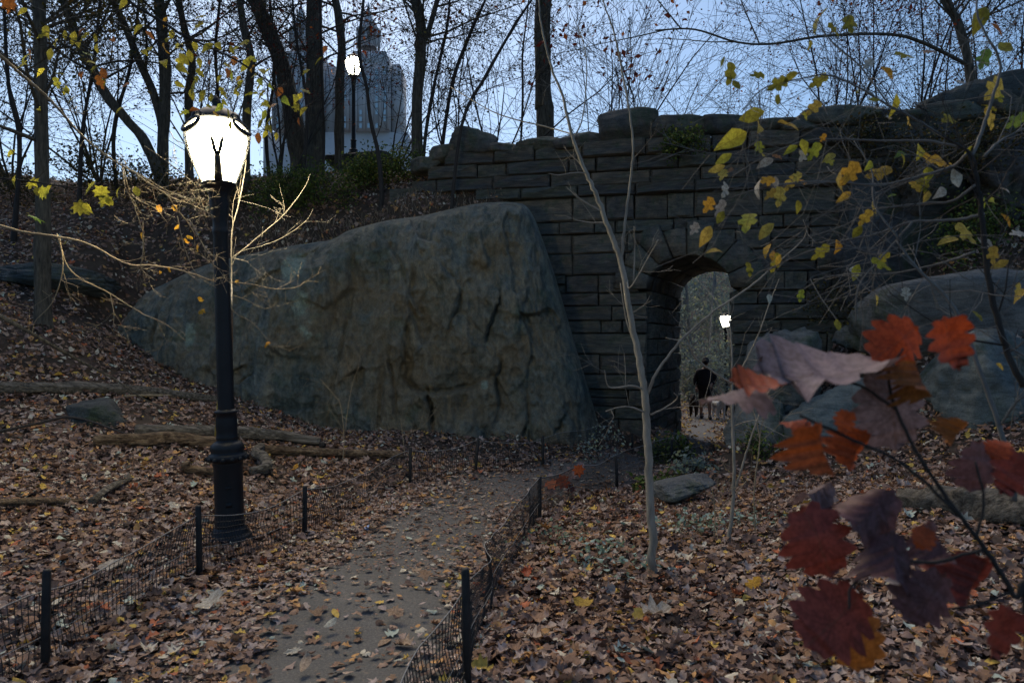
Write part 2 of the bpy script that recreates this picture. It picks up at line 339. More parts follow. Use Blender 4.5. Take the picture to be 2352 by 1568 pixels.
_A = np.zeros((_n + 3, _n + 3)); _A[:_n, :_n] = -_D + np.eye(_n) * -.05; _A[:_n, _n:] = np.c_[np.ones(_n), _cp[:, :2]]; _A[_n:, :_n] = _A[:_n, _n:].T
_w = np.linalg.solve(_A, np.r_[_cp[:, 2], 0, 0, 0])
def ground(x, y):
    x = np.asarray(x, dtype=float); y = np.asarray(y, dtype=float); sh = np.broadcast(x, y).shape
    xr = np.broadcast_to(x, sh).ravel(); yr = np.broadcast_to(y, sh).ravel(); z = np.zeros(len(xr))
    for i in range(0, len(xr), 20000):
        a = np.clip(xr[i:i + 20000], -15, 13); b = np.clip(yr[i:i + 20000], -6, 22)
        d = np.sqrt((a[:, None] - _cp[None, :, 0]) ** 2 + (b[:, None] - _cp[None, :, 1]) ** 2)
        z[i:i + 20000] = -d @ _w[:_n] + _w[_n] + _w[_n + 1] * a + _w[_n + 2] * b
    s, n = wall_sn(xr, yr)
    val = -.52 - .018 * np.clip(n, 0, 40) + np.clip(yr - 36, 0, 45) * .2 + .3 * np.clip(xr - 12, 0, 30) * sstep(yr, 16, 24)
    w = sstep(n, .15, 1.0) * sstep(xr, -.1, .9)
    z = z * (1 - w) + val * w
    z = z + .05 * fbm(np.c_[xr * .9, yr * .9, xr * 0], 2) * (np.abs(xr) < 40)
    return z.reshape(sh)
def gz(x, y): return float(ground(np.array([x]), np.array([y]))[0])
def gpt(u, v, d0=8., dz=0.):
    """where the line of sight through u, v first meets the ground, raised by dz"""
    d = np.arange(2., 30, .03); q = np.stack([P(u, v, t) for t in d]); h = ground(q[:, 0], q[:, 1]) + dz
    k = np.where(q[:, 2] <= h)[0]; k = k[0] if len(k) else int(np.argmin(np.abs(d - d0)))
    return np.array((q[k, 0], q[k, 1], h[k]))
def axis(lo, a, b, hi, step):
    f = np.arange(a, b + 1e-6, step); n = 26
    l = a - (a - lo) * (np.linspace(1, 0, n, endpoint=False) ** 2.6); r = b + (hi - b) * (np.linspace(0, 1, n + 1)[1:] ** 2.6)
    return np.concatenate([l, f, r])
gx = axis(-500, -12, 13, 500, .16); gy = axis(-60, -2, 19, 700, .16)
GX, GY = np.meshgrid(gx, gy); GZ = ground(GX, GY)
nx, ny = len(gx), len(gy); ii = (np.arange(ny - 1)[:, None] * nx + np.arange(nx - 1)[None, :])
quads = np.stack([ii, ii + 1, ii + nx + 1, ii + nx], -1).reshape(-1, 4)
go = link('ground', fast_mesh('ground', np.stack([GX, GY, GZ], -1).reshape(-1, 3), [quads], True), None, M['soil']); tag(go, 'dark soil of the wooded slopes under the leaves', 'ground', kind='structure')
# the path
PC = spline(np.array([(-.85, -3), (-.9, 0), (-1.02, 3.3), (-.98, 5), (-.62, 7), (-.05, 8.3), (.75, 9.5), (1.9, 10.9), (3.1, 12.6), (3.75, 14), (4.45, 16.3), (5.6, 20), (7.6, 28), (9, 40)]), 10)
pt = np.gradient(PC, axis=0); pt /= np.linalg.norm(pt, axis=1)[:, None]; pn = np.c_[pt[:, 1], -pt[:, 0]]
wid = np.interp(np.arange(len(PC)), [0, 50, 70, 80, 95, 140], [.88, .82, .68, .6, .72, .8])
cr = np.linspace(-1, 1, 9)
pv = PC[:, None, :] + pn[:, None, :] * (wid[:, None] * cr[None, :])[..., None]
pz = ground(pv[..., 0], pv[..., 1]) + .03 - .02 * np.abs(cr)[None, :] ** 4
k = len(cr); ii = (np.arange(len(PC) - 1)[:, None] * k + np.arange(k - 1)[None, :])
po = link('path', fast_mesh('path', np.concatenate([pv, pz[..., None]], -1).reshape(-1, 3), [np.stack([ii, ii + 1, ii + k + 1, ii + k], -1).reshape(-1, 4)], True), None, M['asphalt'])
tag(po, 'grey worn asphalt footpath curving towards the arch', 'path', kind='structure')
def path_dist(x, y, side=False):
    d = np.full(len(x), 1e9); w = np.zeros(len(x)); sd = np.zeros(len(x))
    for i in range(0, len(x), 20000):
        q = (x[i:i + 20000, None] - PC[None, :, 0]) ** 2 + (y[i:i + 20000, None] - PC[None, :, 1]) ** 2
        j = q.argmin(1); d[i:i + 20000] = np.sqrt(q[np.arange(len(j)), j]); w[i:i + 20000] = wid[j]
        sd[i:i + 20000] = (x[i:i + 20000] - PC[j, 0]) * pn[j, 0] + (y[i:i + 20000] - PC[j, 1]) * pn[j, 1]
    return (d / w, sd) if side else d / w

# ------------------------------------------------------------------ the great boulder
BT = np.array([(235, 715), (270, 668), (330, 636), (450, 588), (620, 556), (735, 540), (790, 515), (880, 492), (960, 480), (1040, 462), (1110, 449), (1190, 450), (1222, 470), (1250, 535), (1285, 640), (1320, 760), (1356, 880), (1393, 1010)], float)
BB = np.array([(235, 725), (280, 775), (400, 860), (500, 905), (560, 930), (780, 1012), (1000, 1015), (1393, 1022)], float)
def make_boulder():
    D0 = 12.3
    nu, nv = 520, 220
    u = np.linspace(237, 1392, nu); top = np.interp(u, BT[:, 0], BT[:, 1]); bot = np.interp(u, BB[:, 0], BB[:, 1]) + 45
    t = np.linspace(0, 1, nv)
    V_ = top[None, :] + (bot - top)[None, :] * t[:, None]; U_ = np.broadcast_to(u[None, :], V_.shape)
    # distance (m) from the upper outline
    op = spline(BT, 6); sc = D0 / F
    q = np.stack([U_, V_], -1).reshape(-1, 2); dist = np.full(len(q), 1e9)
    for a, b in zip(op[:-1], op[1:]):
        ab = b - a; tt = np.clip(((q - a) @ ab) / (ab @ ab), 0, 1); dist = np.minimum(dist, np.linalg.norm(q - a - tt[:, None] * ab, axis=1))
    dist = dist.reshape(U_.shape) * sc
    X = (U_ - CU) * sc; Z = EYE - (V_ - CV) * sc
    rnd = np.clip(1.15 + .35 * vnoise(np.stack([X * .8, X * 0, X * 0 + 3], -1)), .6, 1.6)
    e = np.clip(dist / rnd, 0, 1); bulge = np.sqrt(1 - (1 - e) ** 2)
    Y = D0 + .75 - 1.15 * bulge
    Y -= .10 * np.clip(3.2 - Z, 0, 4) * bulge                       # leans towards us at its foot
    Y += .45 * np.clip((700 - U_) / 450, 0, 1) ** 1.2               # left end swings back
    pz = np.stack([X, Y * 0, Z], -1)
    rel = .15 * fbm(pz * np.array((.75, 1, .38)) + 5, 3) + .11 * fbm(pz * np.array((2.2, 1, 1.1)) + 11, 5) + .045 * (1 - 2 * np.abs(vnoise(pz * np.array((4.5, 1, 2.2)) + 3))) + .03 * (1 - 2 * np.abs(vnoise(pz * np.array((11, 1, 6.)) + 8))) + .016 * fbm(pz * np.array((26, 1, 16.)) + 3, 2)
    rid = np.abs(vnoise(pz * np.array((1.5, 1, .42)) + 31)); rel += -.10 * np.exp(-(rid / .10) ** 2)
    # cracks and steps seen on the face (2352 px units): polyline, depth, width px, step
    CR = [([(1065, 640), (1060, 700), (1045, 740), (1030, 790)], .16, 9, .06), ([(1005, 595), (1045, 640), (1062, 670)], .06, 7, .05), ([(1140, 655), (1150, 690), (1130, 740), (1118, 790), (1135, 820)], .12, 8, .07),
          ([(1130, 780), (1150, 830), (1140, 880), (1150, 930), (1125, 990)], .16, 9, .1), ([(990, 880), (1000, 930), (1008, 1000)], .26, 10, .05), ([(915, 780), (905, 830), (915, 880), (930, 990)], .10, 8, .08),
          ([(925, 860), (970, 890), (1020, 895), (1080, 885), (1120, 868)], .14, 12, .16), ([(1210, 960), (1195, 1005)], .12, 8, .04), ([(1300, 940), (1265, 990)], .15, 9, .06), ([(960, 600), (955, 680), (985, 740)], .07, 9, .08),
          ([(670, 600), (720, 580), (740, 560)], .12, 10, .05), ([(575, 880), (620, 850)], .10, 8, .04), ([(1065, 815), (1100, 808)], .06, 5, .02), ([(1190, 560), (1215, 640), (1200, 720), (1190, 800)], .05, 12, .05),
          ([(760, 600), (780, 700), (770, 800), (800, 900)], .05, 16, .06), ([(860, 520), (930, 620), (965, 760), (1000, 820)], .07, 14, .10), ([(940, 930), (985, 1000)], .08, 7, .05)]
    for pl, dep, w, stp in CR:
        pl = spline(np.array(pl, float), 5); pl = pl + rng.normal(0, 1.6, pl.shape)
        dd = np.full(len(q), 1e9); sg = np.zeros(len(q)); tt_ = np.zeros(len(q)); npl = len(pl) - 1
        for k_, (a, b) in enumerate(zip(pl[:-1], pl[1:])):
            ab = b - a; tt = np.clip(((q - a) @ ab) / (ab @ ab), 0, 1); r = q - a - tt[:, None] * ab; ds = np.linalg.norm(r, axis=1)
            m = ds < dd; dd = np.where(m, ds, dd); sg = np.where(m, np.sign(ab[0] * r[:, 1] - ab[1] * r[:, 0]), sg); tt_ = np.where(m, (k_ + tt) / npl, tt_)
        dd = dd.reshape(U_.shape); sg = sg.reshape(U_.shape); tt_ = tt_.reshape(U_.shape)
        am = np.clip(np.sin(np.pi * np.clip(tt_, .01, .99)), 0, 1) ** .7 * (.45 + .75 * np.abs(vnoise(np.stack([tt_ * 5 + dep * 90, tt_ * 0, tt_ * 0 + w], -1))))
        rel -= dep * am * np.exp(-(dd / (w * .38)) ** 2) * 1.5
        rel += 1.2 * stp * sg * np.exp(-dd / 50.) * np.tanh(dd / 2.5) * am
    gs = np.random.default_rng(12); NS = 130; sx_ = gs.uniform(X.min(), X.max(), NS); sz_ = gs.uniform(-.5, 4.6, NS); gx_ = gs.normal(0, .14, NS); gz_ = gs.normal(0, .09, NS); go_ = gs.normal(0, .04, NS)
    wx = X + .25 * fbm(pz * 1.3 + 40, 3); wz = Z + .25 * fbm(pz * 1.3 + 60, 3); num = np.zeros(X.shape); den = np.zeros(X.shape); base_d = np.full(X.shape, 1e9)
    for a in range(NS): base_d = np.minimum(base_d, (wx - sx_[a]) ** 2 * 2.2 + (wz - sz_[a]) ** 2 * .7)
    for a in range(NS):
        e_ = np.exp(-60. * ((wx - sx_[a]) ** 2 * 2.2 + (wz - sz_[a]) ** 2 * .7 - base_d)); num += e_ * (go_[a] + gx_[a] * (wx - sx_[a]) + gz_[a] * (wz - sz_[a])); den += e_
    rel += num / den
    Y = Y - rel * np.clip(dist / .25, 0, 1)
    # lichen patches
    lich = np.zeros(U_.shape)
    for cu, cv, a, b, k in [(690, 620, 38, 55, 1.), (715, 700, 30, 60, .85), (730, 760, 50, 50, .7), (452, 770, 22, 55, .9), (800, 790, 40, 60, .45), (1120, 790, 12, 12, .8), (1115, 878, 14, 16, 1.), (560, 700, 40, 60, .35), (1250, 830, 50, 60, .4)]:
        lich = np.maximum(lich, k * np.exp(-((U_ - cu) / a) ** 2 - ((V_ - cv) / b) ** 2))
    Vt = np.stack([X, Y, Z], -1)
    # body behind: rows that run back from the outline
    rows = []
    for k_, (dy, dz) in enumerate([(.5, -.02), (1.3, -.12), (2.2, -.5)]):
        rr = Vt[0].copy(); rr[:, 1] += dy; rr[:, 2] += dz - .05 * rng.random(nu); rows.append(rr)
    Vt = np.concatenate([np.stack(rows[::-1]), Vt], 0); lich = np.concatenate([np.zeros((3, nu)), lich], 0)
    h, w = Vt.shape[:2]; i = np.arange(h - 1)[:, None] * w + np.arange(w - 1)[None, :]
    f = np.stack([i, i + w, i + w + 1, i + 1], -1).reshape(-1, 4)
    o = link('boulder', fast_mesh('boulder', Vt.reshape(-1, 3), [f], True, {'rnd': lich.ravel()}), None, M['boulder'])
    return tag(o, 'huge grey brown schist boulder with cracked steep face left of the arch', 'boulder')
make_boulder()

# ------------------------------------------------------------------ other rocks
def rock(name, label, c, size, rot=(0, 0, 0), seed=0, mtl='rock', cuts=22, rough=.055, boxy=.92, sub=5, cat='rock', parent=None, group=None):
    g = np.random.default_rng(seed)
    bm = bmesh.new(); bmesh.ops.create_icosphere(bm, subdivisions=sub, radius=1)
    d = np.array([v.co[:] for v in bm.verts]); f = np.array([[v.index for v in fc.verts] for fc in bm.faces]); bm.free()
    nrm = g.normal(size=(cuts, 3)); nrm /= np.linalg.norm(nrm, axis=1)[:, None]; off = g.uniform(.6, .95, cuts)
    dt = d @ nrm.T; r = np.where(dt > .05, off[None, :] / np.maximum(dt, .05), 9); k = 34.
    rb_ = (np.abs(d) ** 7).sum(1) ** (-1 / 7.) * boxy; r = -np.log(np.exp(-k * r).sum(1) + np.exp(-k * 1.25) + np.exp(-k * rb_)) / k
    r = r + rough * fbm(d * 2.2 + seed * 3.1, 4) + rough * .5 * fbm(d * np.array((5, 5, 16.)) + seed, 4) - rough * .9 * np.exp(-(np.abs(vnoise(d * np.array((2.2, 2.2, 3.4)) + seed * 1.7)) / .05) ** 2)
    V = d * r[:, None] * np.asarray(size)
    V = V @ np.array(Euler(rot).to_matrix()).T
    o = link(name, fast_mesh(name, V, [f], True), parent, M[mtl]); o.location = c
    if parent is None: tag(o, label, cat, group)
    return o
def rockpx(name, label, u, v, d, wpx, hpx, dep, **k):
    return rock(name, label, P(u, v, d), (wpx / F * d / 2 * 1.12, dep, hpx / F * d / 2 * 1.12), **k)
rockpx('rock', 'upright grey blue rock slab just right of the arch foot', 1800, 890, 10.9, 200, 330, .7, rot=(0, R(14), .3), seed=4)
rockpx('rock', 'low rounded rock at the arch foot half under brush', 1745, 985, 10.4, 150, 170, .5, rot=(0, R(10), 0), seed=6)
rockpx('rock', 'grey rock beneath the mauve oak leaf in front of the slabs', 1940, 985, 9.9, 250, 190, .7, rot=(0, R(-12), .2), seed=9)
rockpx('rock', 'broad pale grey boulder on the right bank, biggest there', 2230, 760, 10.7, 470, 250, 1.1, rot=(0, R(-6), .1), seed=12, cuts=11)
rockpx('rock', 'grey green boulder below the broad one at right picture edge', 2270, 900, 9.4, 360, 300, .9, rot=(0, R(-20), .4), seed=15)
rockpx('rock', 'small squarish rock wedged between the right bank boulders', 1950, 775, 11.2, 62, 70, .25, rot=(0, .1, 0), seed=17)
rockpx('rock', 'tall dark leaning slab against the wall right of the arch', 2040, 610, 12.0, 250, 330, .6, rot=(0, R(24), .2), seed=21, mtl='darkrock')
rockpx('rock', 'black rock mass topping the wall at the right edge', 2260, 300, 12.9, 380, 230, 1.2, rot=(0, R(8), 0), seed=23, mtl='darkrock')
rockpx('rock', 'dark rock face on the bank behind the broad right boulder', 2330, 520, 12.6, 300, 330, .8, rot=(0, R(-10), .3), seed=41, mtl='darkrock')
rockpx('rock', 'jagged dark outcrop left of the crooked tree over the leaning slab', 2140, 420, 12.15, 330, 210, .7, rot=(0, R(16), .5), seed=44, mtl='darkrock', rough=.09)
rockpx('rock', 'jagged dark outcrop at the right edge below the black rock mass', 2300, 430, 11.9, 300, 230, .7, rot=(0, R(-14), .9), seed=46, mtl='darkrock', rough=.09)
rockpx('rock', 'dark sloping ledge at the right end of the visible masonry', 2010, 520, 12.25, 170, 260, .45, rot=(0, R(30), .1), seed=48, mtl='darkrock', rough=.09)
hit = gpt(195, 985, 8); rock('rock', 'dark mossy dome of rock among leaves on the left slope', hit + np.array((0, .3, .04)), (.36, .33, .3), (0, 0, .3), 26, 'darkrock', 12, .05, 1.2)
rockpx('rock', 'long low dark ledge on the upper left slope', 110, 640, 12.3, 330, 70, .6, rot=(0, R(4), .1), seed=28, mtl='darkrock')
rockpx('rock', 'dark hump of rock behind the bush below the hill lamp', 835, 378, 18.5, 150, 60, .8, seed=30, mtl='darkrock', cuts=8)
rockpx('rock', 'flat grey stone lying in leaves between the two bare saplings', 1575, 1118, 7.4, 130, 40, .28, rot=(0, R(-8), .2), seed=33, cuts=9)

# ------------------------------------------------------------------ stone arch
HW, SPR, RISE = .785, 2.66, .64
def make_block(seed):
    g = np.random.default_rng(seed); xs = np.array([0, .035, .34, .67, .965, 1.]); zs = np.array([0, .07, .5, .93, 1.]); V = []; Fc = []
    for j, z in enumerate(zs):
        for i, x in enumerate(xs):
            edge = i in (0, 5) or j in (0, 4)
            V.append((x - .5 + (0 if edge else g.uniform(-.02, .02)), (-.5 + (g.uniform(.05, .13) if edge else g.uniform(-.10, .06))), z - .5))
    for j in range(4):
        for i in range(5): a = j * 6 + i; Fc.append((a, a + 1, a + 7, a + 6))
    b = len(V)
    for (x, z) in ((-.5, -.5), (.5, -.5), (.5, .5), (-.5, .5)): V.append((x, .5, z))
    me = bpy.data.meshes.new('stone_block')
    ring = [0, 1, 2, 3, 4, 5], [5, 11, 17, 23, 29], [29, 28, 27, 26, 25, 24], [24, 18, 12, 6, 0]
    for e, rg in enumerate(ring): Fc.append(tuple([b + e] + [b + (e + 1) % 4] + rg[::-1]))
    me.from_pydata(V, [], Fc); me.materials.append(M['block']); me.update(); return me
BLK = [make_block(i) for i in range(14)]
arch = empty('stone_arch', (WO[0], WO[1], 0), (0, 0, -WA))
tag(arch, 'rough stone arch bridge with narrow round-headed passage and boulder-capped parapet', 'bridge')
def block(s0, s1, z0, z1, n0=0., dep=.4, name='stone_block', gap=.014, rz=0., tilt=0.):
    o = link(name, random.choice(BLK), arch)
    o.location = ((s0 + s1) / 2, n0 + dep / 2 + random.uniform(-.04, .04), (z0 + z1) / 2)
    o.scale = (s1 - s0 - gap, dep, z1 - z0 - gap); o.rotation_euler = (0, tilt + random.uniform(-.018, .018), rz + random.uniform(-.035, .035))
    return o
def halfw(z):                                           # half width of the opening at height z
    if z <= SPR: return HW
    if z >= SPR + RISE: return 0
    return HW * math.sqrt(1 - ((z - SPR) / RISE) ** 2)
def bline(z):                                           # where the great boulder hides the wall, s
    return np.interp(z, [-.6, 1.2, 2.6, 3.6, 4.4], [-2.6, -2.9, -3.2, -3.6, -6]) - .1
z = -.62
while z < 4.42:
    h = random.choice((.25, .29, .33, .36, .39, .42))
    if z + h > 4.3: h = 4.5 - z
    z1 = z + h
    s = bline(z) + random.uniform(-.5, 0)
    def run(a, b):
        s = a
        while s < b - .05:
            L = random.uniform(.4, 1.35)
            if b - (s + L) < .35: L = b - s
            if L > 1.8: L = L / 2
            if random.random() < .12 and h > .3:
                m = z + h * random.uniform(.4, .6); block(s, s + L, z, m); block(s, s + L, m, z1)
            else: block(s, s + L, z, z1)
            s += L
    hw = halfw(z)
    ov = 0 if z1 < SPR - .05 else .16
    if z < SPR + RISE + .02:
        run(s, -(hw + ov)); run(hw + ov, 5.0 + random.uniform(0, .4))
    else: run(s, 6.2)
    z = z1
# string course and parapet
s = -4.2
while s < 6.6: L = random.uniform(.8, 1.6); block(s, s + L, 4.5, 4.72, -.09, .55); s += L
z = 4.72
for row, h in enumerate((.27, .28, .32)):
    s = -5.6 + .35 * row
    while s < 6.4: L = random.uniform(.5, 1.3); block(s, s + L, z, z + h, random.uniform(-.03, .03), .5); s += L
    z += h
for s, w, h in [(-5.75, .7, .3), (-5.3, .5, .34)]: block(s - w / 2, s + w / 2, 4.55, 4.55 + h, .0, .5)
def cap(s, zc, w, h, seed, dep=.42, rot=0):
    o = rock('capstone', None, (s, .22, zc), (w / 2 * 1.1, dep, h / 2 * 1.15), (0, rot, random.uniform(-.25, .25)), seed, 'block', 10, .045, .8, 4, parent=arch)
caps = [(-5.35, 5.35, .6, .3, 1, .05), (-4.95, 5.55, .55, .34, 51, -.1), (-4.35, 5.79, 1.0, .5, 52, .06), (-3.6, 5.6, .65, .26, 53, .1), (-2.9, 5.66, .95, .3, 54, -.03), (-2.1, 5.66, .9, .34, 55, -.05), (-1.15, 5.86, 1.15, .66, 56, -.05),
        (-.2, 5.76, 1.0, .46, 57, .04), (.55, 5.78, .8, .38, 58, 0), (1.35, 5.74, 1.0, .38, 59, .03), (2.1, 5.72, .8, .34, 60, 0), (2.75, 5.78, 1.35, .42, 66, -.03), (3.75, 5.72, 1.0, .36, 62, .04), (4.6, 5.75, .9, .4, 63, 0), (5.5, 5.8, 1.1, .5, 64, 0)]
for s, zc, w, h, sd_, rt in caps: cap(s, zc - .02, w * (1.3 if h < .45 else 1.15), h * (1.05 if h < .45 else 1.2), sd_, .42, rt)
# voussoirs and vault rings, real wedges that follow the skewed passage
def wedge(a0, a1, ro, n0, n1, name='voussoir', jit=.015):
    def pt(a, r, n): return (-(HW + r) * math.cos(a) + SK * n, n, SPR + (RISE + r) * math.sin(a))
    g = .012; V = []
    for n in (n0, n0 + .03, n1):
        e = g if n == n0 else 0
        for a in (a0 + .012 + e, (a0 + a1) / 2, a1 - .012 - e):
            for r in (e, ro - e): V.append(np.array(pt(a, r, n)) + (np.random.default_rng(int(a * 999 + n * 77)).normal(0, jit, 3) * np.array((1, .8, 1)) if n == n0 else 0))
    V = np.array(V); Fc = []
    def q(a, b, c, d): Fc.append((a, b, c, d))
    for j in range(2):
        b = j * 2; q(b, b + 2, b + 3, b + 1); q(12 + b, 12 + b + 1, 12 + b + 3, 12 + b + 2)
    for L in range(2):
        o_ = L * 6
        for j in range(2):
            b = o_ + j * 2; q(b, b + 6, b + 8, b + 2); q(b + 1, b + 3, b + 9, b + 7)
        q(o_, o_ + 1, o_ + 7, o_ + 6); q(o_ + 4, o_ + 10, o_ + 11, o_ + 5)
    return link(name, fast_mesh(name, V, [np.array(Fc)]), arch, M['block'])
av = np.array([0, .42, .82, 1.2, 1.55, 1.92, 2.3, 2.72, math.pi])
for i in range(8): wedge(av[i], av[i + 1], [.62, .55, .7, .52, .66, .55, .6, .64][i], -.085, .45)
for r_ in range(4):
    n0 = .46 + r_ * .72; aa = np.linspace(0, math.pi, 8)
    for i in range(7): wedge(aa[i], aa[i + 1], .45, n0, n0 + .715, 'vault_stone', .012)
# passage side walls
for side in (-1, 1):
    z = -.75
    while z < SPR - .02:
        h = random.uniform(.26, .36)
        if z + h > SPR - .15: h = SPR - z
        n = .42
        while n < 3.3:
            L = min(random.uniform(.45, .95), 3.36 - n)
            if 3.36 - (n + L) < .3: L = 3.36 - n
            o = link('passage_stone', random.choice(BLK), arch)
            nm = n + L / 2; o.location = (side * (HW + .2 + random.uniform(-.02, .03)) + SK * nm, nm, z + h / 2)
            o.scale = (L - .012, .4, h - .012)
            ang = math.atan(SK); o.rotation_euler = (0, 0, (R(90) - ang) if side < 0 else (R(-90) - ang))
            n += L
        z += h
# rubble core behind the facing
gc = Geo()
def prism(poly, z0, z1):
    n = len(poly); V = [(x, y, z0) for x, y in poly] + [(x, y, z1) for x, y in poly]
    gc.add(V, [[(i, (i + 1) % n, n + (i + 1) % n, n + i) for i in range(n)]])
    gc.add(V, [[tuple(range(n))[::-1]], ]); gc.add(V, [[tuple(range(n, 2 * n))]])
e = 3.3 * SK
prism([(-2.6, .3), (-HW - .33 + .3 * SK, .3), (-HW - .33 + e, 3.3), (-2.6 + e, 3.3)], -.8, 4.9)
prism([(HW + .33 + .3 * SK, .3), (5.4, .3), (5.4 + e, 3.3), (HW + .33 + e, 3.3)], -.8, 4.9)
prism([(-HW - .34, .3), (HW + .34, .3), (HW + .34 + e, 3.3), (-HW - .34 + e, 3.3)], 3.72, 4.89)
prism([(-5.5, .3), (-2.61, .3), (-2.61, .45), (-5.5, .45)], 3.3, 4.9)
prism([(-5.1, .16), (6.3, .16), (6.3, .34), (-5.1, .34)], 4.905, 5.5)
gc.build('rubble_core', M['mortar'], arch)
# ------------------------------------------------------------------ leaves
HALF = {'maple': [(0, 0), (.12, .1), (.34, .04), (.27, .24), (.52, .4), (.31, .47), (.38, .72), (.17, .64), (.1, .82), (0, 1)],
        'oak': [(0, 0), (.07, .1), (.22, .12), (.12, .27), (.36, .36), (.17, .46), (.38, .62), (.16, .68), (.22, .86), (0, 1)],
        'lobed': [(0, 0), (.2, .07), (.31, .2), (.22, .36), (.37, .5), (.31, .68), (.15, .66), (.15, .85), (0, 1)],
        'ovate': [(0, 0), (.17, .12), (.29, .35), (.25, .62), (.13, .84), (0, 1)],
        'm7': [(0, 0), (.33, .06), (.24, .26), (.5, .42), (.27, .55), (.3, .78), (0, 1)],
        'o6': [(0, 0), (.22, .15), (.13, .35), (.36, .5), (.16, .68), (0, 1)],
        'low': [(0, 0), (.26, .3), (.22, .66), (0, 1)]}
def template(kind, g, curl=1., jit=.025, rough=.05):
    h = np.array(HALF[kind]); h = h + np.r_[[(0, 0)], g.normal(0, jit, (len(h) - 2, 2)), [(0, 0)]]
    n = len(h); my = .35 * np.linspace(0, 1, n) + .65 * np.maximum.accumulate(h[:, 1]); V = [(0, yy) for yy in my]
    V += [(x, yy) for x, yy in h[1:-1]] + [(-x * g.uniform(.85, 1.1), yy) for x, yy in h[1:-1]]
    V = np.array(V) * (np.array((.82, 1)) if kind in ('lobed', 'ovate') else 1.); x, yy = V[:, 0], V[:, 1] - .5
    a, b, c, e = g.normal(-.15, .6) * curl, g.normal(-.1, .6) * curl, g.normal(0, .7) * curl, g.normal(0, .35) * curl
    z = a * x * x * 2.2 + b * yy * yy + c * x * yy + e * np.abs(x) + rough * min(curl, 1.2) * g.normal(size=len(x))
    V = np.c_[x, yy, z]; q = []; t = []
    R_, L_ = n, n + n - 2
    for base, flip in ((R_, 0), (L_, 1)):
        def o(i): return i if i in (0, n - 1) else base + i - 1
        for i in range(n - 1):
            if i == 0: f = (0, o(1), 1)
            elif i == n - 2: f = (i, o(i), n - 1)
            else: f = (i, o(i), o(i + 1), i + 1)
            if flip: f = f[::-1]
            (t if len(f) == 3 else q).append(f)
    return V, (np.array(q) if q else np.zeros((0, 4), int)), np.array(t)
gT = np.random.default_rng(21)
T_HI = [template(k, gT, c) for k, c in [('m7', .5), ('m7', .8), ('o6', .6), ('o6', .9), ('m7', 1.1), ('ovate', .6), ('ovate', 1.1), ('o6', .3), ('m7', .3), ('ovate', 1.5), ('ovate', 2.), ('o6', 1.4)]]
T_LO = [template('low', gT, c) for c in (.4, .8, 1.2, 1.6, .8, 2., 1.)]
T_FLAT = [template(k, gT, .35) for k in ('maple', 'oak', 'ovate', 'maple', 'ovate', 'low')]
DIA = (np.array([(0, -.5, 0), (.3, 0, .06), (0, .5, 0), (-.3, 0, .1)]), np.array([(0, 1, 2, 3)]), np.zeros((0, 3), int))
def basis(n, nrm, sig, g):
    e3 = nrm + sig * g.normal(size=(n, 3)); e3 /= np.linalg.norm(e3, axis=1)[:, None]
    r = g.normal(size=(n, 3)); e1 = r - (r * e3).sum(1)[:, None] * e3; e1 /= np.linalg.norm(e1, axis=1)[:, None]
    return np.stack([e1, np.cross(e3, e1), e3], -1)          # columns
def scatter(G, temps, pos, nrm, sig, scale, rnd, g):
    n = len(pos)
    if n == 0: return
    which = g.integers(0, len(temps), n); B = basis(n, np.broadcast_to(nrm, (n, 3)), sig, g); scale = np.broadcast_to(scale, (n,)); rnd = np.broadcast_to(rnd, (n,))
    for k, (V, q, t) in enumerate(temps):
        m = np.where(which == k)[0]
        if len(m) == 0: continue
        W = np.einsum('nij,vj->nvi', B[m], V) * scale[m][:, None, None] + pos[m][:, None, :]
        off = (np.arange(len(m)) * len(V))[:, None, None]
        G.add(W.reshape(-1, 3), [(q[None] + off).reshape(-1, 4) if len(q) else np.zeros((0, 4), int), (t[None] + off).reshape(-1, 3) if len(t) else np.zeros((0, 3), int)], np.repeat(rnd[m], len(V)))
def gnormal(x, y):
    e = .15; dx = (ground(x + e, y) - ground(x - e, y)) / (2 * e); dy = (ground(x, y + e) - ground(x, y - e)) / (2 * e)
    n = np.c_[-dx, -dy, np.ones(len(x))]; return n / np.linalg.norm(n, axis=1)[:, None]
g = np.random.default_rng(5)
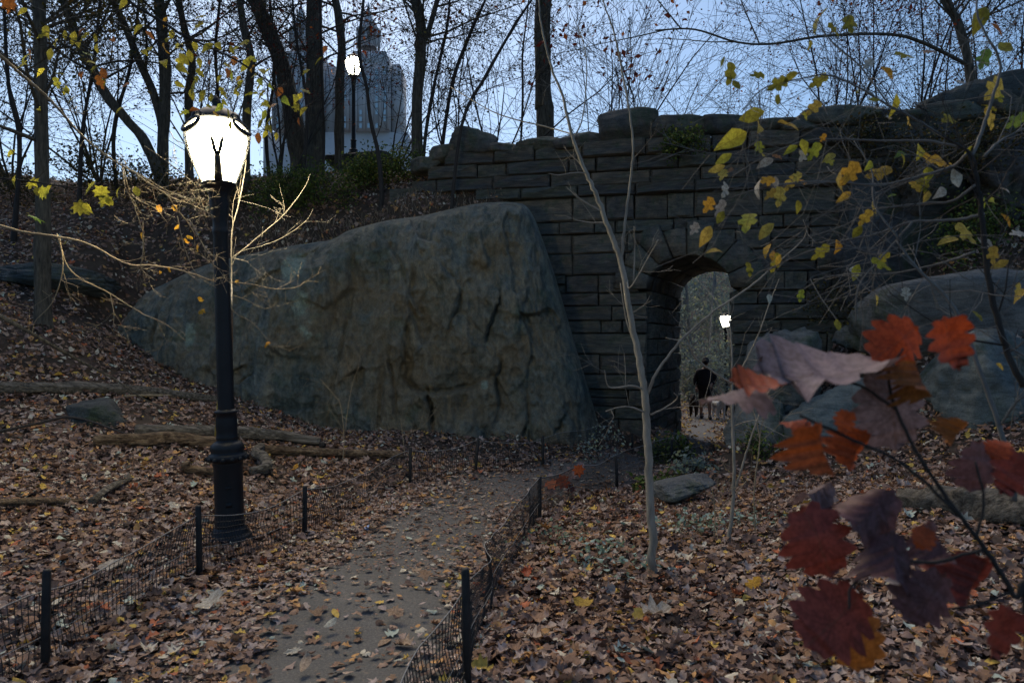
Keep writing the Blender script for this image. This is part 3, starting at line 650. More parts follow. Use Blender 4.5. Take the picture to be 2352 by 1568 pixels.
def lit(n, y0, y1, temps, s0, s1, name, label, pw=1., sig=.3, xm=(.86, .9)):
    y = y0 + (y1 - y0) * g.random(n) ** pw; x = (g.random(n) * (xm[0] + xm[1]) - xm[0]) * (y + .6)
    pd, sd = path_dist(x, y, True); pe = pd + np.where(sd < 0, .30, .06) * np.clip(pd * 3, 0, 1) + .12 * fbm(np.c_[x * 2.2, y * 2.2, x * 0 + 4], 2); pr = np.where(pe < .5, .06, np.where(pe < .98, .06 + .85 * ((pe - .5) / .48) ** 1.7, 1.)); pr = np.where((y > 12.5) & (x > .9), pr * .5, pr)
    cl = .5 + .5 * fbm(np.c_[x * 1.1, y * 1.1, x * 0 + 9], 2); pr = pr * np.clip(.55 + .9 * cl, 0, 1.)
    s, nn = wall_sn(x, y); keep = (g.random(n) < pr) & ~((nn > -.05) & (nn < 3.5) & (np.abs(s - SK * nn) > .7) & (x > .3))
    x, y, pd = x[keep], y[keep], pd[keep]; m = len(x); N = gnormal(x, y); z = ground(x, y) + np.where(pd < 1, .04, .01) + g.random(m) * np.where(pd < 1., .012, .06)
    flat = np.where(pd < 1., .16, sig)[:, None]
    base = np.clip(g.beta(1.15, 1.1, m) * .82 + .06 * fbm(np.c_[x, y, x * 0], 2), 0, .8); sp = g.random(m)
    rare = np.where(sp < .025, .9, np.where(sp < .06, .86, np.where(sp < .072, .94, np.where(sp < .11, .97, np.where(sp < .122, 1., base)))))
    rare = np.where((pd < 1.25) & (sp > .55), np.clip(rare + .16, 0, .82), rare)
    # the mound on the right is paler and drier
    G = Geo(); scatter(G, temps, np.c_[x, y, z], N, flat, (s0 + (s1 - s0) * g.random(m) ** 1.5) * np.where(pd < 1., .85, 1.), rare, g)
    o = G.build(name, M['litter']); tag(o, label, 'leaf litter', kind='stuff'); return o
lit(74000, 1.6, 7.2, T_HI, .038, .105, 'leaf_litter', 'curled brown and tan autumn leaves carpeting the near ground', .85)
lit(70000, 6.8, 17, T_LO + T_HI[:2], .055, .115, 'leaf_litter', 'brown autumn leaves blanketing the slopes further back', 1.)
lit(9000, 17, 34, T_LO, .09, .17, 'leaf_litter', 'fallen leaves beyond the arch and on the hilltop', 1., .35)
n = 5200; y = g.uniform(13.2, 31, n); x = .27 * y - .2 + g.normal(0, .9, n) * (y - 10) * .16; s2, n2 = wall_sn(x, y); k_ = ~((n2 < 3.5) & (np.abs(s2 - SK * n2) > .72)) & (g.random(n) < np.clip(path_dist(x, y) * 1.3 - .15, .12, 1)); x, y = x[k_], y[k_]; n = len(x)
G = Geo(); scatter(G, T_LO, np.c_[x, y, ground(x, y) + .045], gnormal(x, y), .25, g.uniform(.07, .15, n), np.where(g.random(n) < .25, .9, g.random(n) * .8), g); tag(G.build('leaf_litter', M['litter']), 'yellow and brown leaves round the path beyond the arch', 'leaf litter', kind='stuff')
n = 15000; i_ = g.integers(30, 96, n); o_ = g.uniform(-1.02, 1.02, n); x = PC[i_, 0] + pn[i_, 0] * wid[i_] * o_ + g.normal(0, .12, n); y = PC[i_, 1] + pn[i_, 1] * wid[i_] * o_ + g.normal(0, .12, n)
G = Geo(); scatter(G, [DIA], np.c_[x, y, ground(x, y) + .034 + g.random(n) * .004], np.array((0, 0, 1.)), .15, g.uniform(.008, .034, n), g.random(n) * .98, g)
tag(G.build('leaf_crumbs', M['litter']), 'crumbled bits of leaf strewn over the asphalt', 'leaf litter', kind='stuff')
# leaves one can pick out, lying on the path and the mound
leafmesh = []
for k, (V, q, t) in enumerate(T_FLAT[:5] + T_HI[:4]): leafmesh.append(fast_mesh('fallen_leaf', V, [q, t]))
for m_ in leafmesh: m_.materials.append(M['tanleaf'])
kinds = [('tanleaf', 'dry tan fallen leaf lying on the grey path', 'tan leaves on the path'), ('brownleaf', 'dark brown fallen leaf lying on the grey path', 'brown leaves on the path'),
         ('paleleaf', 'bleached pale fallen leaf lying on the grey path', 'pale leaves on the path'), ('goldleaf', 'golden yellow fallen leaf lying on the grey path', 'yellow leaves on the path')]
cnt = 0; tries = 0
while cnt < 260 and tries < 9000:
    tries += 1
    y = 2.6 + 7.5 * g.random() ** 1.25; i = int(np.argmin(np.abs(PC[:, 1] - y))); o_ = g.uniform(-1, 1); x = PC[i, 0] + pn[i, 0] * wid[i] * o_
    if g.random() > .35 + .65 * abs(o_): continue
    kd = kinds[g.choice(4, p=[.52, .2, .18, .1])]
    ob = link('fallen_leaf', leafmesh[g.integers(len(leafmesh))], None, M[kd[0]])
    B = basis(1, np.array([[0, 0, 1.]]), .1, g)[0]; s_ = g.uniform(.05, .115)
    mm = Matrix([[*(B[r] * s_), 0] for r in range(3)] + [[0, 0, 0, 1]]); mm.translation = (x, y, gz(x, y) + .042)
    ob.matrix_world = mm; tag(ob, kd[1], 'leaf', kd[2]); cnt += 1
for u, v, w, kd, lab in [(758, 1442, 34, 'paleleaf', 'single bright white upturned leaf in the middle of the path'), (905, 1418, 46, 'tanleaf', 'large pinkish tan oak leaf flat on the open asphalt'), (700, 1540, 48, 'tanleaf', 'big curled tan leaf at the bottom edge of the path'),
                         (975, 1330, 40, 'tanleaf', 'broad tan maple leaf beside the near right fence'), (480, 1395, 62, 'paleleaf', 'large pale cream leaf at the left path edge'), (1510, 1420, 60, 'paleleaf', 'pale cream maple leaf on the mound below the tall sapling'),
                         (1340, 1395, 42, 'goldleaf', 'yellow leaf on the right mound near the fence'), (1210, 1325, 26, 'orangered', 'round orange red leaf on the mound by the fence net'), (1730, 1352, 40, 'amber', 'amber leaf lying right of the tall sapling foot'),
                         (400, 1165, 40, 'paleleaf', 'pale green leaf on the ground left of the lamp'), (676, 1080, 26, 'amber', 'bright yellow leaf on the ground right of the lamp'), (135, 866, 22, 'amber', 'single yellow leaf high on the left slope'),
                         (250, 1310, 70, 'paleleaf', 'big pale green leaf behind the left fence net')]:
    hit = gpt(u, v, 5., .06); d = hit[1]
    x = (u - CU) / F * d; ob = link('fallen_leaf', leafmesh[g.integers(len(leafmesh))], None, M[kd]); B = basis(1, np.array([[0, -.35, 1.]]), .1, g)[0]; s_ = w / F * d * 1.15
    mm = Matrix([[*(B[r] * s_), 0] for r in range(3)] + [[0, 0, 0, 1]]); mm.translation = (x, d, gz(x, d) + .085); ob.matrix_world = mm; tag(ob, lab, 'leaf')

# ------------------------------------------------------------------ lamps
def lamp(label, loc, lean=0., light='lamplight', shared=[]):
    t = empty('street_lamp', loc, (0, lean, R(22))); tag(t, label, 'street lamp', 'lit park lamps')
    if shared:
        made = {}
        for nm, me, par, mt in shared[0]:
            made[nm] = link(nm, me, made.get(par, t), mt if mt is not M['lamplight'] else M[light])
        return t
    rec = []
    made = {}
    def part(nm, G, mt, smooth=True, under=None):
        me = G.mesh(nm, smooth); made[nm] = link(nm, me, made.get(under, t), M[mt]); rec.append((nm, me, under, M[mt])); return made[nm]
    G = Geo(); G.lathe([(0, 0), (.20, 0), (.20, .035), (.185, .05), (.175, .055), (.175, .085), (.16, .1), (.148, .105), (.148, .125), (.128, .15), (.118, .165)], 28); part('base_plinth', G, 'iron', False)
    G = Geo(); G.lathe([(.118, .16), (.117, .2), (.112, .22), (.112, .66), (.118, .68), (.118, .7)], 28, flute=.012); G.box((0, -.113, .36), (.05, .012, .035)); G.box((0, -.113, .5), (.045, .012, .02)); part('base_column', G, 'iron')
    G = Geo(); G.lathe([(.118, .70), (.148, .72), (.155, .745), (.15, .765), (.132, .772), (.128, .79), (.135, .815), (.128, .845), (.105, .865), (.086, .872), (.082, .89), (.088, .9), (.084, .912), (.082, .96), (.086, 1.0), (.082, 1.06), (.078, 1.1), (.092, 1.11), (.094, 1.122), (.08, 1.13), (.064, 1.14)], 28)
    for i in range(14):
        a = i * 2 * math.pi / 14; G.lathe([(0, -.02), (.016, -.014), (.02, 0), (.016, .014), (0, .02)], 8, (.15 * math.cos(a), .15 * math.sin(a), .735))
    part('collar', G, 'iron')
    G = Geo(); G.lathe([(.064, 1.13), (.062, 1.6), (.058, 2.2), (.055, 2.58), (.06, 2.6), (.062, 2.62), (.056, 2.64), (.056, 2.7), (.068, 2.76), (.075, 2.85), (.082, 2.92), (.1, 2.96), (.125, 2.99), (.136, 3.0), (.136, 3.015), (.12, 3.02)], 24, flute=.03); part('shaft', G, 'iron')
    prof = [(.135, 3.015), (.17, 3.1), (.21, 3.2), (.24, 3.29), (.256, 3.36), (.258, 3.41), (.248, 3.46), (.225, 3.5), (.18, 3.53)]
    G = Geo(); G.lathe(prof, 32); part('globe', G, 'glass')
    G = Geo(); G.lathe([(0, 3.03)] + [(r * .9 - .006, .998 * z_) for r, z_ in prof[:-1]] + [(.15, 3.52), (0, 3.53)], 32); part('light_diffuser', G, 'lamplight', under='globe')
    G = Geo()
    G.lathe([(.20, 3.50), (.212, 3.515), (.2, 3.535), (.17, 3.57), (.12, 3.61), (.06, 3.635), (.035, 3.645), (.03, 3.67), (.04, 3.685), (.03, 3.705), (.012, 3.73), (0, 3.745)], 28); part('cap', G, 'iron')
    for i in range(4):
        a = R((-90 - 44, -90 + 44, 90 - 44, 90 + 44)[i]); G = Geo(); th = np.linspace(0, 2 * math.pi, 25); er = np.array((math.cos(a), math.sin(a), 0)); et = np.array((-math.sin(a), math.cos(a), 0)); ez = np.array((0, 0, 1.))
        c = er * .27 + ez * 3.437; pts = c + np.cos(th)[:, None] * .088 * (et * .95 + ez * (.25 if i in (0, 3) else -.25)) + np.sin(th)[:, None] * .05 * (ez * .9 - er * .42)
        G.tube(pts, .014 + .008 * np.clip(-np.sin(th), 0, 1), 8, False); G.tube([er * .19 + ez * 3.545, er * .225 + ez * 3.52, c + .05 * (ez * .9 - er * .42)], [.03, .026, .014], 8); part('cap_loop', G, 'iron', under='cap')
    for s_ in (-1, 1):
        G = Geo(); yy = s_ * .5; pr = np.array(prof)
        def on(zv, dx=0): r = np.interp(zv, pr[:, 1], pr[:, 0]) * .955; return (dx, s_ * math.sqrt(max(r * r - dx * dx, 0)), zv)
        G.tube([on(3.02), on(3.08), on(3.14), on(3.2)], [.04, .033, .029, .027], 8); G.tube([on(3.19), on(3.24, -.02), on(3.31, -.034), on(3.37, -.05)], [.016, .017, .016, .003], 6); G.tube([on(3.19), on(3.24, .02), on(3.31, .036), on(3.38, .06)], [.016, .017, .016, .003], 6); part('yoke', G, 'iron', under='globe')
    shared.append(rec)
    return t
lamp('black lit lamp post in front behind the left fence', (-2.35, 5.7, gz(-2.35, 5.7) - .01), -.03)
lp = P(812, 412, 20); lamp('small lit lamp post on the hilltop before the towers', (lp[0], lp[1], lp[2] + .02), 0, 'farlamp')
lp = P(1667, 735, 30); lamp('tiny lit lamp post seen through the arch behind the person', (lp[0], lp[1], lp[2] - 3.32), 0, 'farlamp')
G = Geo(); G.tube([P(497, 1000, 6.15), P(502, 930, 6.13), P(507, 850, 6.1)], [.016, .015, .005], 6); o = G.build('garden_stake', M['yellowstake']); tag(o, 'yellow stake standing close behind the front lamp post', 'stake')

# ------------------------------------------------------------------ fences
def fence(label, stakes, hnet, sag, netlabel, seed, bulge=.0):
    g = np.random.default_rng(seed); t = empty('net_fence', (0, 0, 0)); tag(t, label, 'fence', 'low net fences along the path')
    S = np.array([s[:2] for s in stakes])
    for (x, y, h, lx, ly) in stakes:
        G = Geo(); z = gz(x, y); G.tube([(x, y, z - .15), (x + lx * .5, y + ly * .5, z + h * .5), (x + lx, y + ly, z + h - .012), (x + lx * 1.01, y + ly, z + h)], [.021, .021, .020, .015], 7); G.build('stake', M['stake'], t)
    L = np.r_[0, np.cumsum(np.linalg.norm(np.diff(S, axis=0), axis=1))]
    def at(l):
        i = min(np.searchsorted(L, l, side='right') - 1, len(S) - 2); f = (l - L[i]) / (L[i + 1] - L[i]); p = S[i] * (1 - f) + S[i + 1] * f; d = (S[i + 1] - S[i]) / np.linalg.norm(S[i + 1] - S[i])
        return p, np.array((d[1], -d[0])), 4 * f * (1 - f)
    rows = 10
    ls = np.arange(0, L[-1], .034); grid = np.zeros((len(ls), rows, 3))
    # ground heights in one go
    for i, l in enumerate(ls):
        p, nn, m = at(l)
        for k in range(rows):
            c = k / (rows - 1); off = .03 + m * bulge * (.4 + .9 * c)
            q = p - nn * off; grid[i, k, :2] = q; grid[i, k, 2] = .015 + (hnet - sag * m) * c
    li, ci = np.meshgrid(ls, np.linspace(0, 1, rows), indexing='ij')
    grid[..., 0] += (.05 * vnoise(np.stack([li * 1.3, ci * 1.5, li * 0 + seed], -1)) * (.4 + ci) + .012 * vnoise(np.stack([li * 6, ci * 4, li * 0 + seed], -1)))
    grid[..., 1] += .05 * vnoise(np.stack([li * 1.1, ci * 1.5, li * 0 + seed + 5], -1)) * (.4 + ci)
    grid[..., 2] += -.035 * (1 + vnoise(np.stack([li * 1.2, li * 0, li * 0 + seed + 2], -1))) * ci
    grid[..., 2] += ground(grid[..., 0], grid[..., 1])
    G = Geo()
    for i in range(len(ls)): G.tube(grid[i, ::3] if rows == 10 else grid[i], .0027, 3, False)
    for k in range(rows): G.tube(grid[::2, k], .0023, 3, False)
    o = G.build('netting', M['net'], t); o['kind'] = 'stuff'
    G = Geo(); G.tube(grid[::3, rows - 1] + np.array((0, 0, .006)), .0019, 4, False); G.tube(grid[::4, 4] + np.array((.004, -.006, .0)), .0012, 3, False); G.build('wire', M['wire'], t)
    return t
fence('long low black net fence left of the path', [(-2.7, 1.6, .5, 0, 0), (-2.28, 3.33, .52, .01, 0), (-2.15, 4.7, .5, -.01, 0), (-1.79, 5.9, .45, .0, .0), (-1.21, 8.1, .46, .005, 0), (-.48, 8.85, .45, .04, 0), (.45, 10.0, .45, 0, 0), (1.4, 11.2, .45, .02, 0), (2.2, 12.5, .45, 0, 0)], .45, .05, '', 3)
fence('short sagging black net fence right of the path', [(-.30, 1.7, .5, 0, 0), (-.205, 3.15, .58, -.01, .0), (.27, 6.75, .47, .005, 0), (1.42, 9.2, .45, -.02, 0), (2.55, 10.9, .45, 0, 0), (3.6, 12.2, .4, 0, 0)], .47, .10, '', 8, .07)

# ------------------------------------------------------------------ logs and sticks
def log(name, label, pts, rad, mtl, cat='log', seed=0, knots=0, k=18, lift=.05):
    g = np.random.default_rng(seed); pts = spline(np.asarray(pts, float) + np.array((0, 0, lift)), 14); n = len(pts); r = np.interp(np.linspace(0, 1, n), np.linspace(0, 1, len(rad)), rad)
    G = Geo(); G.tube(pts, r, k); V = G.V[0].astype(float); c = np.repeat(pts, k, 0); m = len(c)
    dv = V[:m] - c; jj = np.tile(np.arange(k), n).astype(float); il = np.repeat(np.arange(n), k).astype(float)
    V[:m] = c + dv * (1 + .2 * fbm(V[:m] * np.array((3, 9, 9)) + seed, 3) + .28 * vnoise(np.stack([jj * 1.7, il * .10, jj * 0 + seed], -1)))[:, None]
    G.V[0] = V.astype(np.float32)
    for i in range(knots):
        a = pts[g.integers(2, n - 2)]; d_ = g.normal(size=3); d_[2] = abs(d_[2]); d_ /= np.linalg.norm(d_); G.tube([a, a + d_ * r.max() * 1.6, a + d_ * r.max() * 2.4], [r.max() * .35, r.max() * .25, r.max() * .16], 6)
    o = G.build(name, M[mtl], None, True); tag(o, label, cat); return o
log('fallen_log', 'long thin grey log lying across the left slope behind the lamp', [gpt(-60, 898, 9.5, .04), gpt(120, 900, 9.3, .05), gpt(300, 905, 9.3, .05), gpt(500, 925, 9.5, .04)], [.075, .08, .07, .05], 'greywood', seed=1)
log('fallen_log', 'brown weathered log left of the lamp base, ending at the post', [gpt(215, 1022, 7.6, .05), gpt(300, 1020, 7.6, .06), gpt(420, 1018, 7.6, .07), gpt(520, 1030, 7.6, .06)], [.05, .07, .075, .06], 'deadwood', seed=2)
log('fallen_log', 'splintered grey brown log running right behind the lamp base', [gpt(310, 1000, 8.2, .05), gpt(480, 1000, 8.2, .06), gpt(620, 1008, 8.2, .06), gpt(735, 1024, 8.2, .05)], [.06, .075, .08, .05], 'greywood', seed=3, knots=1)
log('fallen_log', 'brown beam-like log right of the lamp pointing at the fence', [gpt(590, 1042, 7.3, .05), gpt(720, 1046, 7.3, .05), gpt(830, 1050, 7.3, .05), gpt(925, 1054, 7.3, .04)], [.05, .055, .05, .045], 'deadwood', seed=4)
log('gnarled_root', 'twisted grey piece of wood just right of the lamp base', [gpt(575, 1092, 6.7, .03), gpt(612, 1085, 6.7, .06), gpt(606, 1060, 6.8, .1), gpt(585, 1050, 6.9, .08), gpt(600, 1035, 7.1, .1)], [.04, .06, .06, .05, .05], 'greywood', 'wood', 5)
log('broken_branch', 'broken brown branch with dark stub left of the lamp base', [gpt(425, 1075, 6.9, .12), gpt(432, 1088, 6.8, .05), gpt(470, 1094, 6.7, .05), gpt(520, 1096, 6.6, .04)], [.045, .05, .045, .04], 'deadwood', 'branch', 6)
log('fallen_stick', 'curved brown stick lying on the leaves at far left front', [gpt(212, 1165, 6, .04), gpt(250, 1135, 6, .05), gpt(300, 1112, 6, .04)], [.035, .035, .02], 'greywood', 'stick', 7)
log('fallen_stick', 'half buried brown stick at the left picture edge', [gpt(-40, 1172, 6, .03), gpt(60, 1168, 6, .035), gpt(190, 1166, 6, .02)], [.035, .035, .025], 'deadwood', 'stick', 8)
log('fallen_log', 'thick mossy grey log on leaves at the right edge', [gpt(2066, 1165, 5.75, .03), gpt(2180, 1172, 5.55, .04), gpt(2300, 1185, 5.3, .05), gpt(2480, 1210, 5.0, .05)], [.085, .115, .125, .13], 'greywood', seed=9, k=16)
log('tree_stump', 'short dark stump at the right end of the splintered log', [gpt(741, 1030, 8.1, -.05), gpt(741, 1030, 8.1, .06), gpt(740, 1030, 8.1, .14)], [.045, .04, .035], 'darkbark', 'stump', 10)
log('wood_sliver', 'pale yellow split wood sliver beside the long grey log', [gpt(285, 917, 9.2, .03), gpt(340, 917, 9.2, .04), gpt(405, 916, 9.2, .03)], [.012, .02, .012], 'twig', 'wood', 11, k=6)
log('fallen_stick', 'bent dark stick resting on the left slope below the small dome rock', [gpt(-30, 1010, 7.6, .05), gpt(80, 985, 7.9, .08), gpt(170, 970, 8, .06), gpt(300, 1010, 7.7, .05)], [.018, .016, .014, .01], 'darkbark', 'stick', 12, k=6)
log('fallen_branch', 'long slender bare branch slanting down the left slope', [P(-20, 725, 7.2), P(70, 775, 7.3), P(140, 815, 7.5), P(195, 845, 7.7), P(262, 880, 7.9), P(330, 925, 8.0), P(420, 965, 8.0)], [.022, .02, .018, .014, .011, .008, .005], 'bark', 'branch', 13, k=6)
G = Geo(); bmv = T_HI[9]; c = gpt(843, 1214, 6.5, .05); G.add(bmv[0] * .1 + c, [bmv[1], bmv[2]]); V2 = T_HI[6]; G.add(V2[0][:, [1, 0, 2]] * .09 + c + np.array((.02, 0, .01)), [V2[1], V2[2]])
tag(G.build('wrapper', M['bluewrap']), 'crumpled blue plastic wrapper in leaves at the left path edge', 'litter')
# ------------------------------------------------------------------ trees and shrubs
def grow(G, p, d, L, r, lvl, g, sp, tips):
    n = max(3, sp.get('seg', 6) - lvl); pts = [p]; step = L / (n - 1)
    for i in range(n - 1):
        d = d + g.normal(0, sp['curv'], 3) + np.array((0, 0, sp['up'])); d = d / np.linalg.norm(d); pts.append(pts[-1] + d * step)
    pts = np.array(pts); last = lvl >= sp['lv']
    G.tube(pts, np.linspace(r, max(r * (.3 if not last else .35), sp['rmin']), n), 6 if lvl == 0 else (4 if lvl == 1 and r > .02 else 3), False)
    if last: tips.append(pts[-1]); tips.append(pts[n // 2]); return
    for c in range(sp['ch'][min(lvl, len(sp['ch']) - 1)]):
        t = g.uniform(.2, 1.); i = min(int(t * (n - 1)), n - 2); f = t * (n - 1) - i; q = pts[i] * (1 - f) + pts[i + 1] * f
        ax = pts[i + 1] - pts[i]; ax /= np.linalg.norm(ax); s = g.normal(size=3); s -= (s @ ax) * ax; s /= np.linalg.norm(s)
        a = R(g.uniform(*sp.get('ang', (28, 60)))); grow(G, q, ax * math.cos(a) + s * math.sin(a), L * g.uniform(*sp.get('lr', (.45, .75))) * (1.1 - .4 * t), max(r * (1 - .6 * t) * .5, sp['rmin']), lvl + 1, g, sp, tips)
def tips_leaves(tips, n, size, g, spread=.12, temps=None, sig=1.2):
    G = Geo(); tp = np.array(tips)[g.integers(0, len(tips), n)] + g.normal(0, spread, (n, 3))
    scatter(G, temps or [DIA], tp, np.array((0, 0, 1.)), sig, g.uniform(size[0], size[1], n), g.random(n), g); return G
BG = dict(lv=3, ch=(5, 5, 3), curv=.13, up=.05, rmin=.0045)
def tree(label, pts, rad, seed, sp=BG, nb=12, blen=(1.6, 3.), leaf=None, nleaf=0, lsize=(.05, .09), bark='bark', name='bare_tree', group='bare trees behind the wall', tb=.25, root=True, fork=(), cat='tree', k=10):
    """pts: world points from the foot up"""
    g = np.random.default_rng(seed); pts = np.asarray(pts, float)
    if root: pts[0, 2] = gz(pts[0, 0], pts[0, 1]) - .15
    c = spline(pts, 6); n = len(c); r = np.interp(np.linspace(0, 1, n), np.linspace(0, 1, len(rad)), rad)
    if root: r[:3] *= (1.35, 1.15, 1.05)
    t = empty(name, c[0]); tag(t, label, cat, group); off = c[0]
    G = Geo(); G.tube(c - off, r, k); V = G.V[0].astype(float); V[:n * k] += (V[:n * k] - np.repeat(c - off, k, 0)) * (.16 * fbm(V[:n * k] * np.array((6, 6, 1.6)) + seed, 3))[:, None]; G.V[0] = V.astype(np.float32)
    G.build('trunk', M[bark], t, True)
    B = Geo(); tips = []
    for fp, fr in fork:
        fc = spline(np.asarray(fp, float) - off, 6); B.tube(fc, np.interp(np.linspace(0, 1, len(fc)), np.linspace(0, 1, len(fr)), fr), 7)
        for _ in range(max(2, nb // 3)):
            i = g.integers(len(fc) // 3, len(fc) - 1); ax = fc[i + 1] - fc[i]; ax /= np.linalg.norm(ax); s = g.normal(size=3); s /= np.linalg.norm(s); grow(B, fc[i], ax * .7 + s * .7, g.uniform(*blen), fr[0] * .35, 1, g, sp, tips)
    for _ in range(nb):
        f = g.uniform(tb, 1.); i = min(int(f * (n - 1)), n - 2); a = g.uniform(0, 2 * math.pi); d = np.array((math.cos(a), math.sin(a) * .8, g.uniform(.1, 1.0))); d /= np.linalg.norm(d)
        grow(B, c[i] - off, d, g.uniform(*blen), max(min(r[i] * .3, .03), .009), 1, g, sp, tips)
    if B.n: B.build('branches', M[bark], t)
    if leaf and nleaf and tips: tips_leaves(tips, nleaf, lsize, g).build('leaves', M[leaf], t)
    return t
def px(l, d, top=2.5):
    q = [P(u, v, d) for u, v in l]; e = q[-1] - q[-2]; e = e / np.linalg.norm(e); q.append(q[-1] + e * top); return q
def w2r(w, d): return w / F * d / 2
TR = [  # label, outline, depth, width px at foot and top, branches, leaves
 ('straight dark tree with its foot low on the left slope', [(100, 765), (97, 600), (98, 450), (95, 300), (92, 100), (90, 0)], 10.6, 34, 24, 16, 'darkleaf', 3000),
 ('sinuous dark tree leaning left behind the front lamp', [(385, 400), (342, 342), (290, 274), (246, 222), (219, 171), (191, 120), (164, 51), (144, 0)], 15.5, 24, 16, 12, 'darkleaf', 700),
 ('tall tree trunk left of the front lamp globe with a leftward limb', [(372, 410), (374, 376), (376, 308), (380, 171), (373, 68), (366, 0)], 16, 29, 22, 9, 'darkleaf', 500),
 ('slim tree directly behind the front lamp globe', [(436, 410), (434, 342), (434, 222), (441, 137), (424, 68), (410, 0)], 17, 20, 14, 8, 'darkleaf', 500),
 ('slender wavy tree right above the lamp globe', [(566, 400), (564, 342), (571, 205), (578, 137), (561, 68), (551, 0)], 16, 20, 15, 8, 'darkleaf', 400),
 ('thick tree leaning left between the lamp and the left tower', [(692, 400), (684, 342), (663, 222), (643, 137), (609, 51), (588, 0)], 17.5, 46, 30, 9, 'reddark', 300),
 ('thick upright tree in front of the left tower', [(722, 400), (722, 350), (722, 205), (722, 100), (722, 0)], 17, 46, 33, 10, 'reddark', 500),
 ('upright tree at the left edge of the right tower', [(780, 405), (780, 352), (780, 205), (785, 103), (777, 34), (770, 0)], 17.5, 22, 18, 8, 'reddark', 350),
 ('forked tree at the left end of the parapet', [(958, 420), (958, 376), (958, 240), (968, 103), (965, 51), (954, 0)], 15.5, 26, 22, 9, 'darkleaf', 250),
 ('lone thick smooth trunk rising behind the parapet at picture centre', [(1254, 400), (1252, 318), (1248, 240), (1247, 137), (1247, 51), (1249, 0)], 17, 40, 36, 7, None, 0),
 ('dark crooked tree above the right end of the wall', [(2250, 420), (2243, 324), (2232, 198), (2221, 126), (2200, 54), (2171, 0)], 13.5, 24, 17, 12, 'reddark', 900)]
for i, (lab, pl, d, w0, w1, nb, lf, nl) in enumerate(TR):
    fk = ()
    if i == 2: fk = [(px([(372, 290), (368, 267), (349, 205), (318, 137), (291, 68), (267, 17)], d, 1.5), [w2r(20, d), w2r(15, d)])]
    if i == 8: fk = [(px([(960, 200), (966, 120), (985, 70), (1005, 0)], d, 1.5), [w2r(15, d), w2r(11, d)])]
    if i == 10: fk = [([P(2225, 150, d), P(2117, 97, d - .8), P(2038, 79, d - 1.2), P(1894, 83, d - 1.7), P(1775, 101, d - 2), P(1692, 97, d - 2.2), P(1595, 68, d - 2.4), P(1505, 70, d - 2.5)], [w2r(9, d), w2r(6, d), w2r(4, d), w2r(3, d)])]
    tree(lab, px(pl, d), [w2r(w0, d), w2r((w0 + w1) / 2, d), w2r(w1, d)], 100 + i, nb=nb if i != 9 else 3, leaf=lf, nleaf=nl, fork=fk, lsize=(.05, .1) if lf != 'reddark' else (.08, .15), blen=(1.6, 3.2) if i != 9 else (.7, 1.4), tb=.45 if i != 9 else .93, k=14 if w0 > 35 else 10)
# slim leaning stems
for i, (lab, pl, d, w, nb, lf, nl) in enumerate([
 ('slim stem leaning right beside the forked tree', [(970, 412), (978, 308), (999, 188), (1026, 68), (1033, 0)], 15.3, 9, 7, 'darkleaf', 250),
 ('slim stem arching right behind the parapet end', [(1005, 330), (1036, 205), (1077, 85), (1115, 0)], 16, 10, 8, 'darkleaf', 350),
 ('thin dark stem slanting right above the rounded capstone', [(1029, 432), (1060, 291), (1118, 171), (1180, 62), (1221, 0)], 13.6, 9, 8, 'darkleaf', 350),
 ('thin many-branched tree left of the lone thick trunk', [(1185, 330), (1200, 250), (1200, 130), (1210, 40)], 16.5, 6, 12, 'darkleaf', 500),
 ('small dark tree on the bank in front of the right tower', [(874, 470), (876, 430), (868, 350), (850, 270), (842, 200), (825, 120), (835, 0)], 14.3, 11, 10, 'darkleaf', 120),
 ('thin stem rising just left of the small hill lamp', [(690, 420), (705, 300), (700, 200), (682, 100), (672, 0)], 15, 8, 6, 'reddark', 200),
 ('vertical thin stem between the two thick left trees', [(742, 420), (744, 300), (738, 150), (735, 0)], 15.8, 7, 6, 'reddark', 150),
 ('thin curved stem at the left picture edge', [(30, 460), (45, 330), (20, 200), (8, 0)], 13, 10, 12, 'darkleaf', 1980),
 ('thin leafy stem behind the straight left slope tree', [(180, 440), (190, 300), (215, 150), (230, 0)], 14.5, 9, 13, 'darkleaf', 2200),
 ('thin leafy stem midway between slope tree and lamp', [(270, 420), (262, 300), (300, 150), (320, 0)], 15.5, 9, 12, 'darkleaf', 1980),
 ('slim stem left of the lamp globe base', [(470, 420), (500, 260), (495, 120), (505, 0)], 17.5, 9, 10, 'darkleaf', 1540),
 ('slim stem right of the lamp globe', [(620, 410), (612, 300), (630, 170), (620, 0)], 18, 9, 10, 'darkleaf', 1320)]):
    tree(lab, px(pl, d, 1.5), [w2r(w, d), w2r(w * .8, d), w2r(w * .5, d)], 140 + i, nb=nb, leaf=lf, nleaf=nl, tb=.3, blen=(1., 2.2), lsize=(.045, .085), k=6, bark='darkbark')
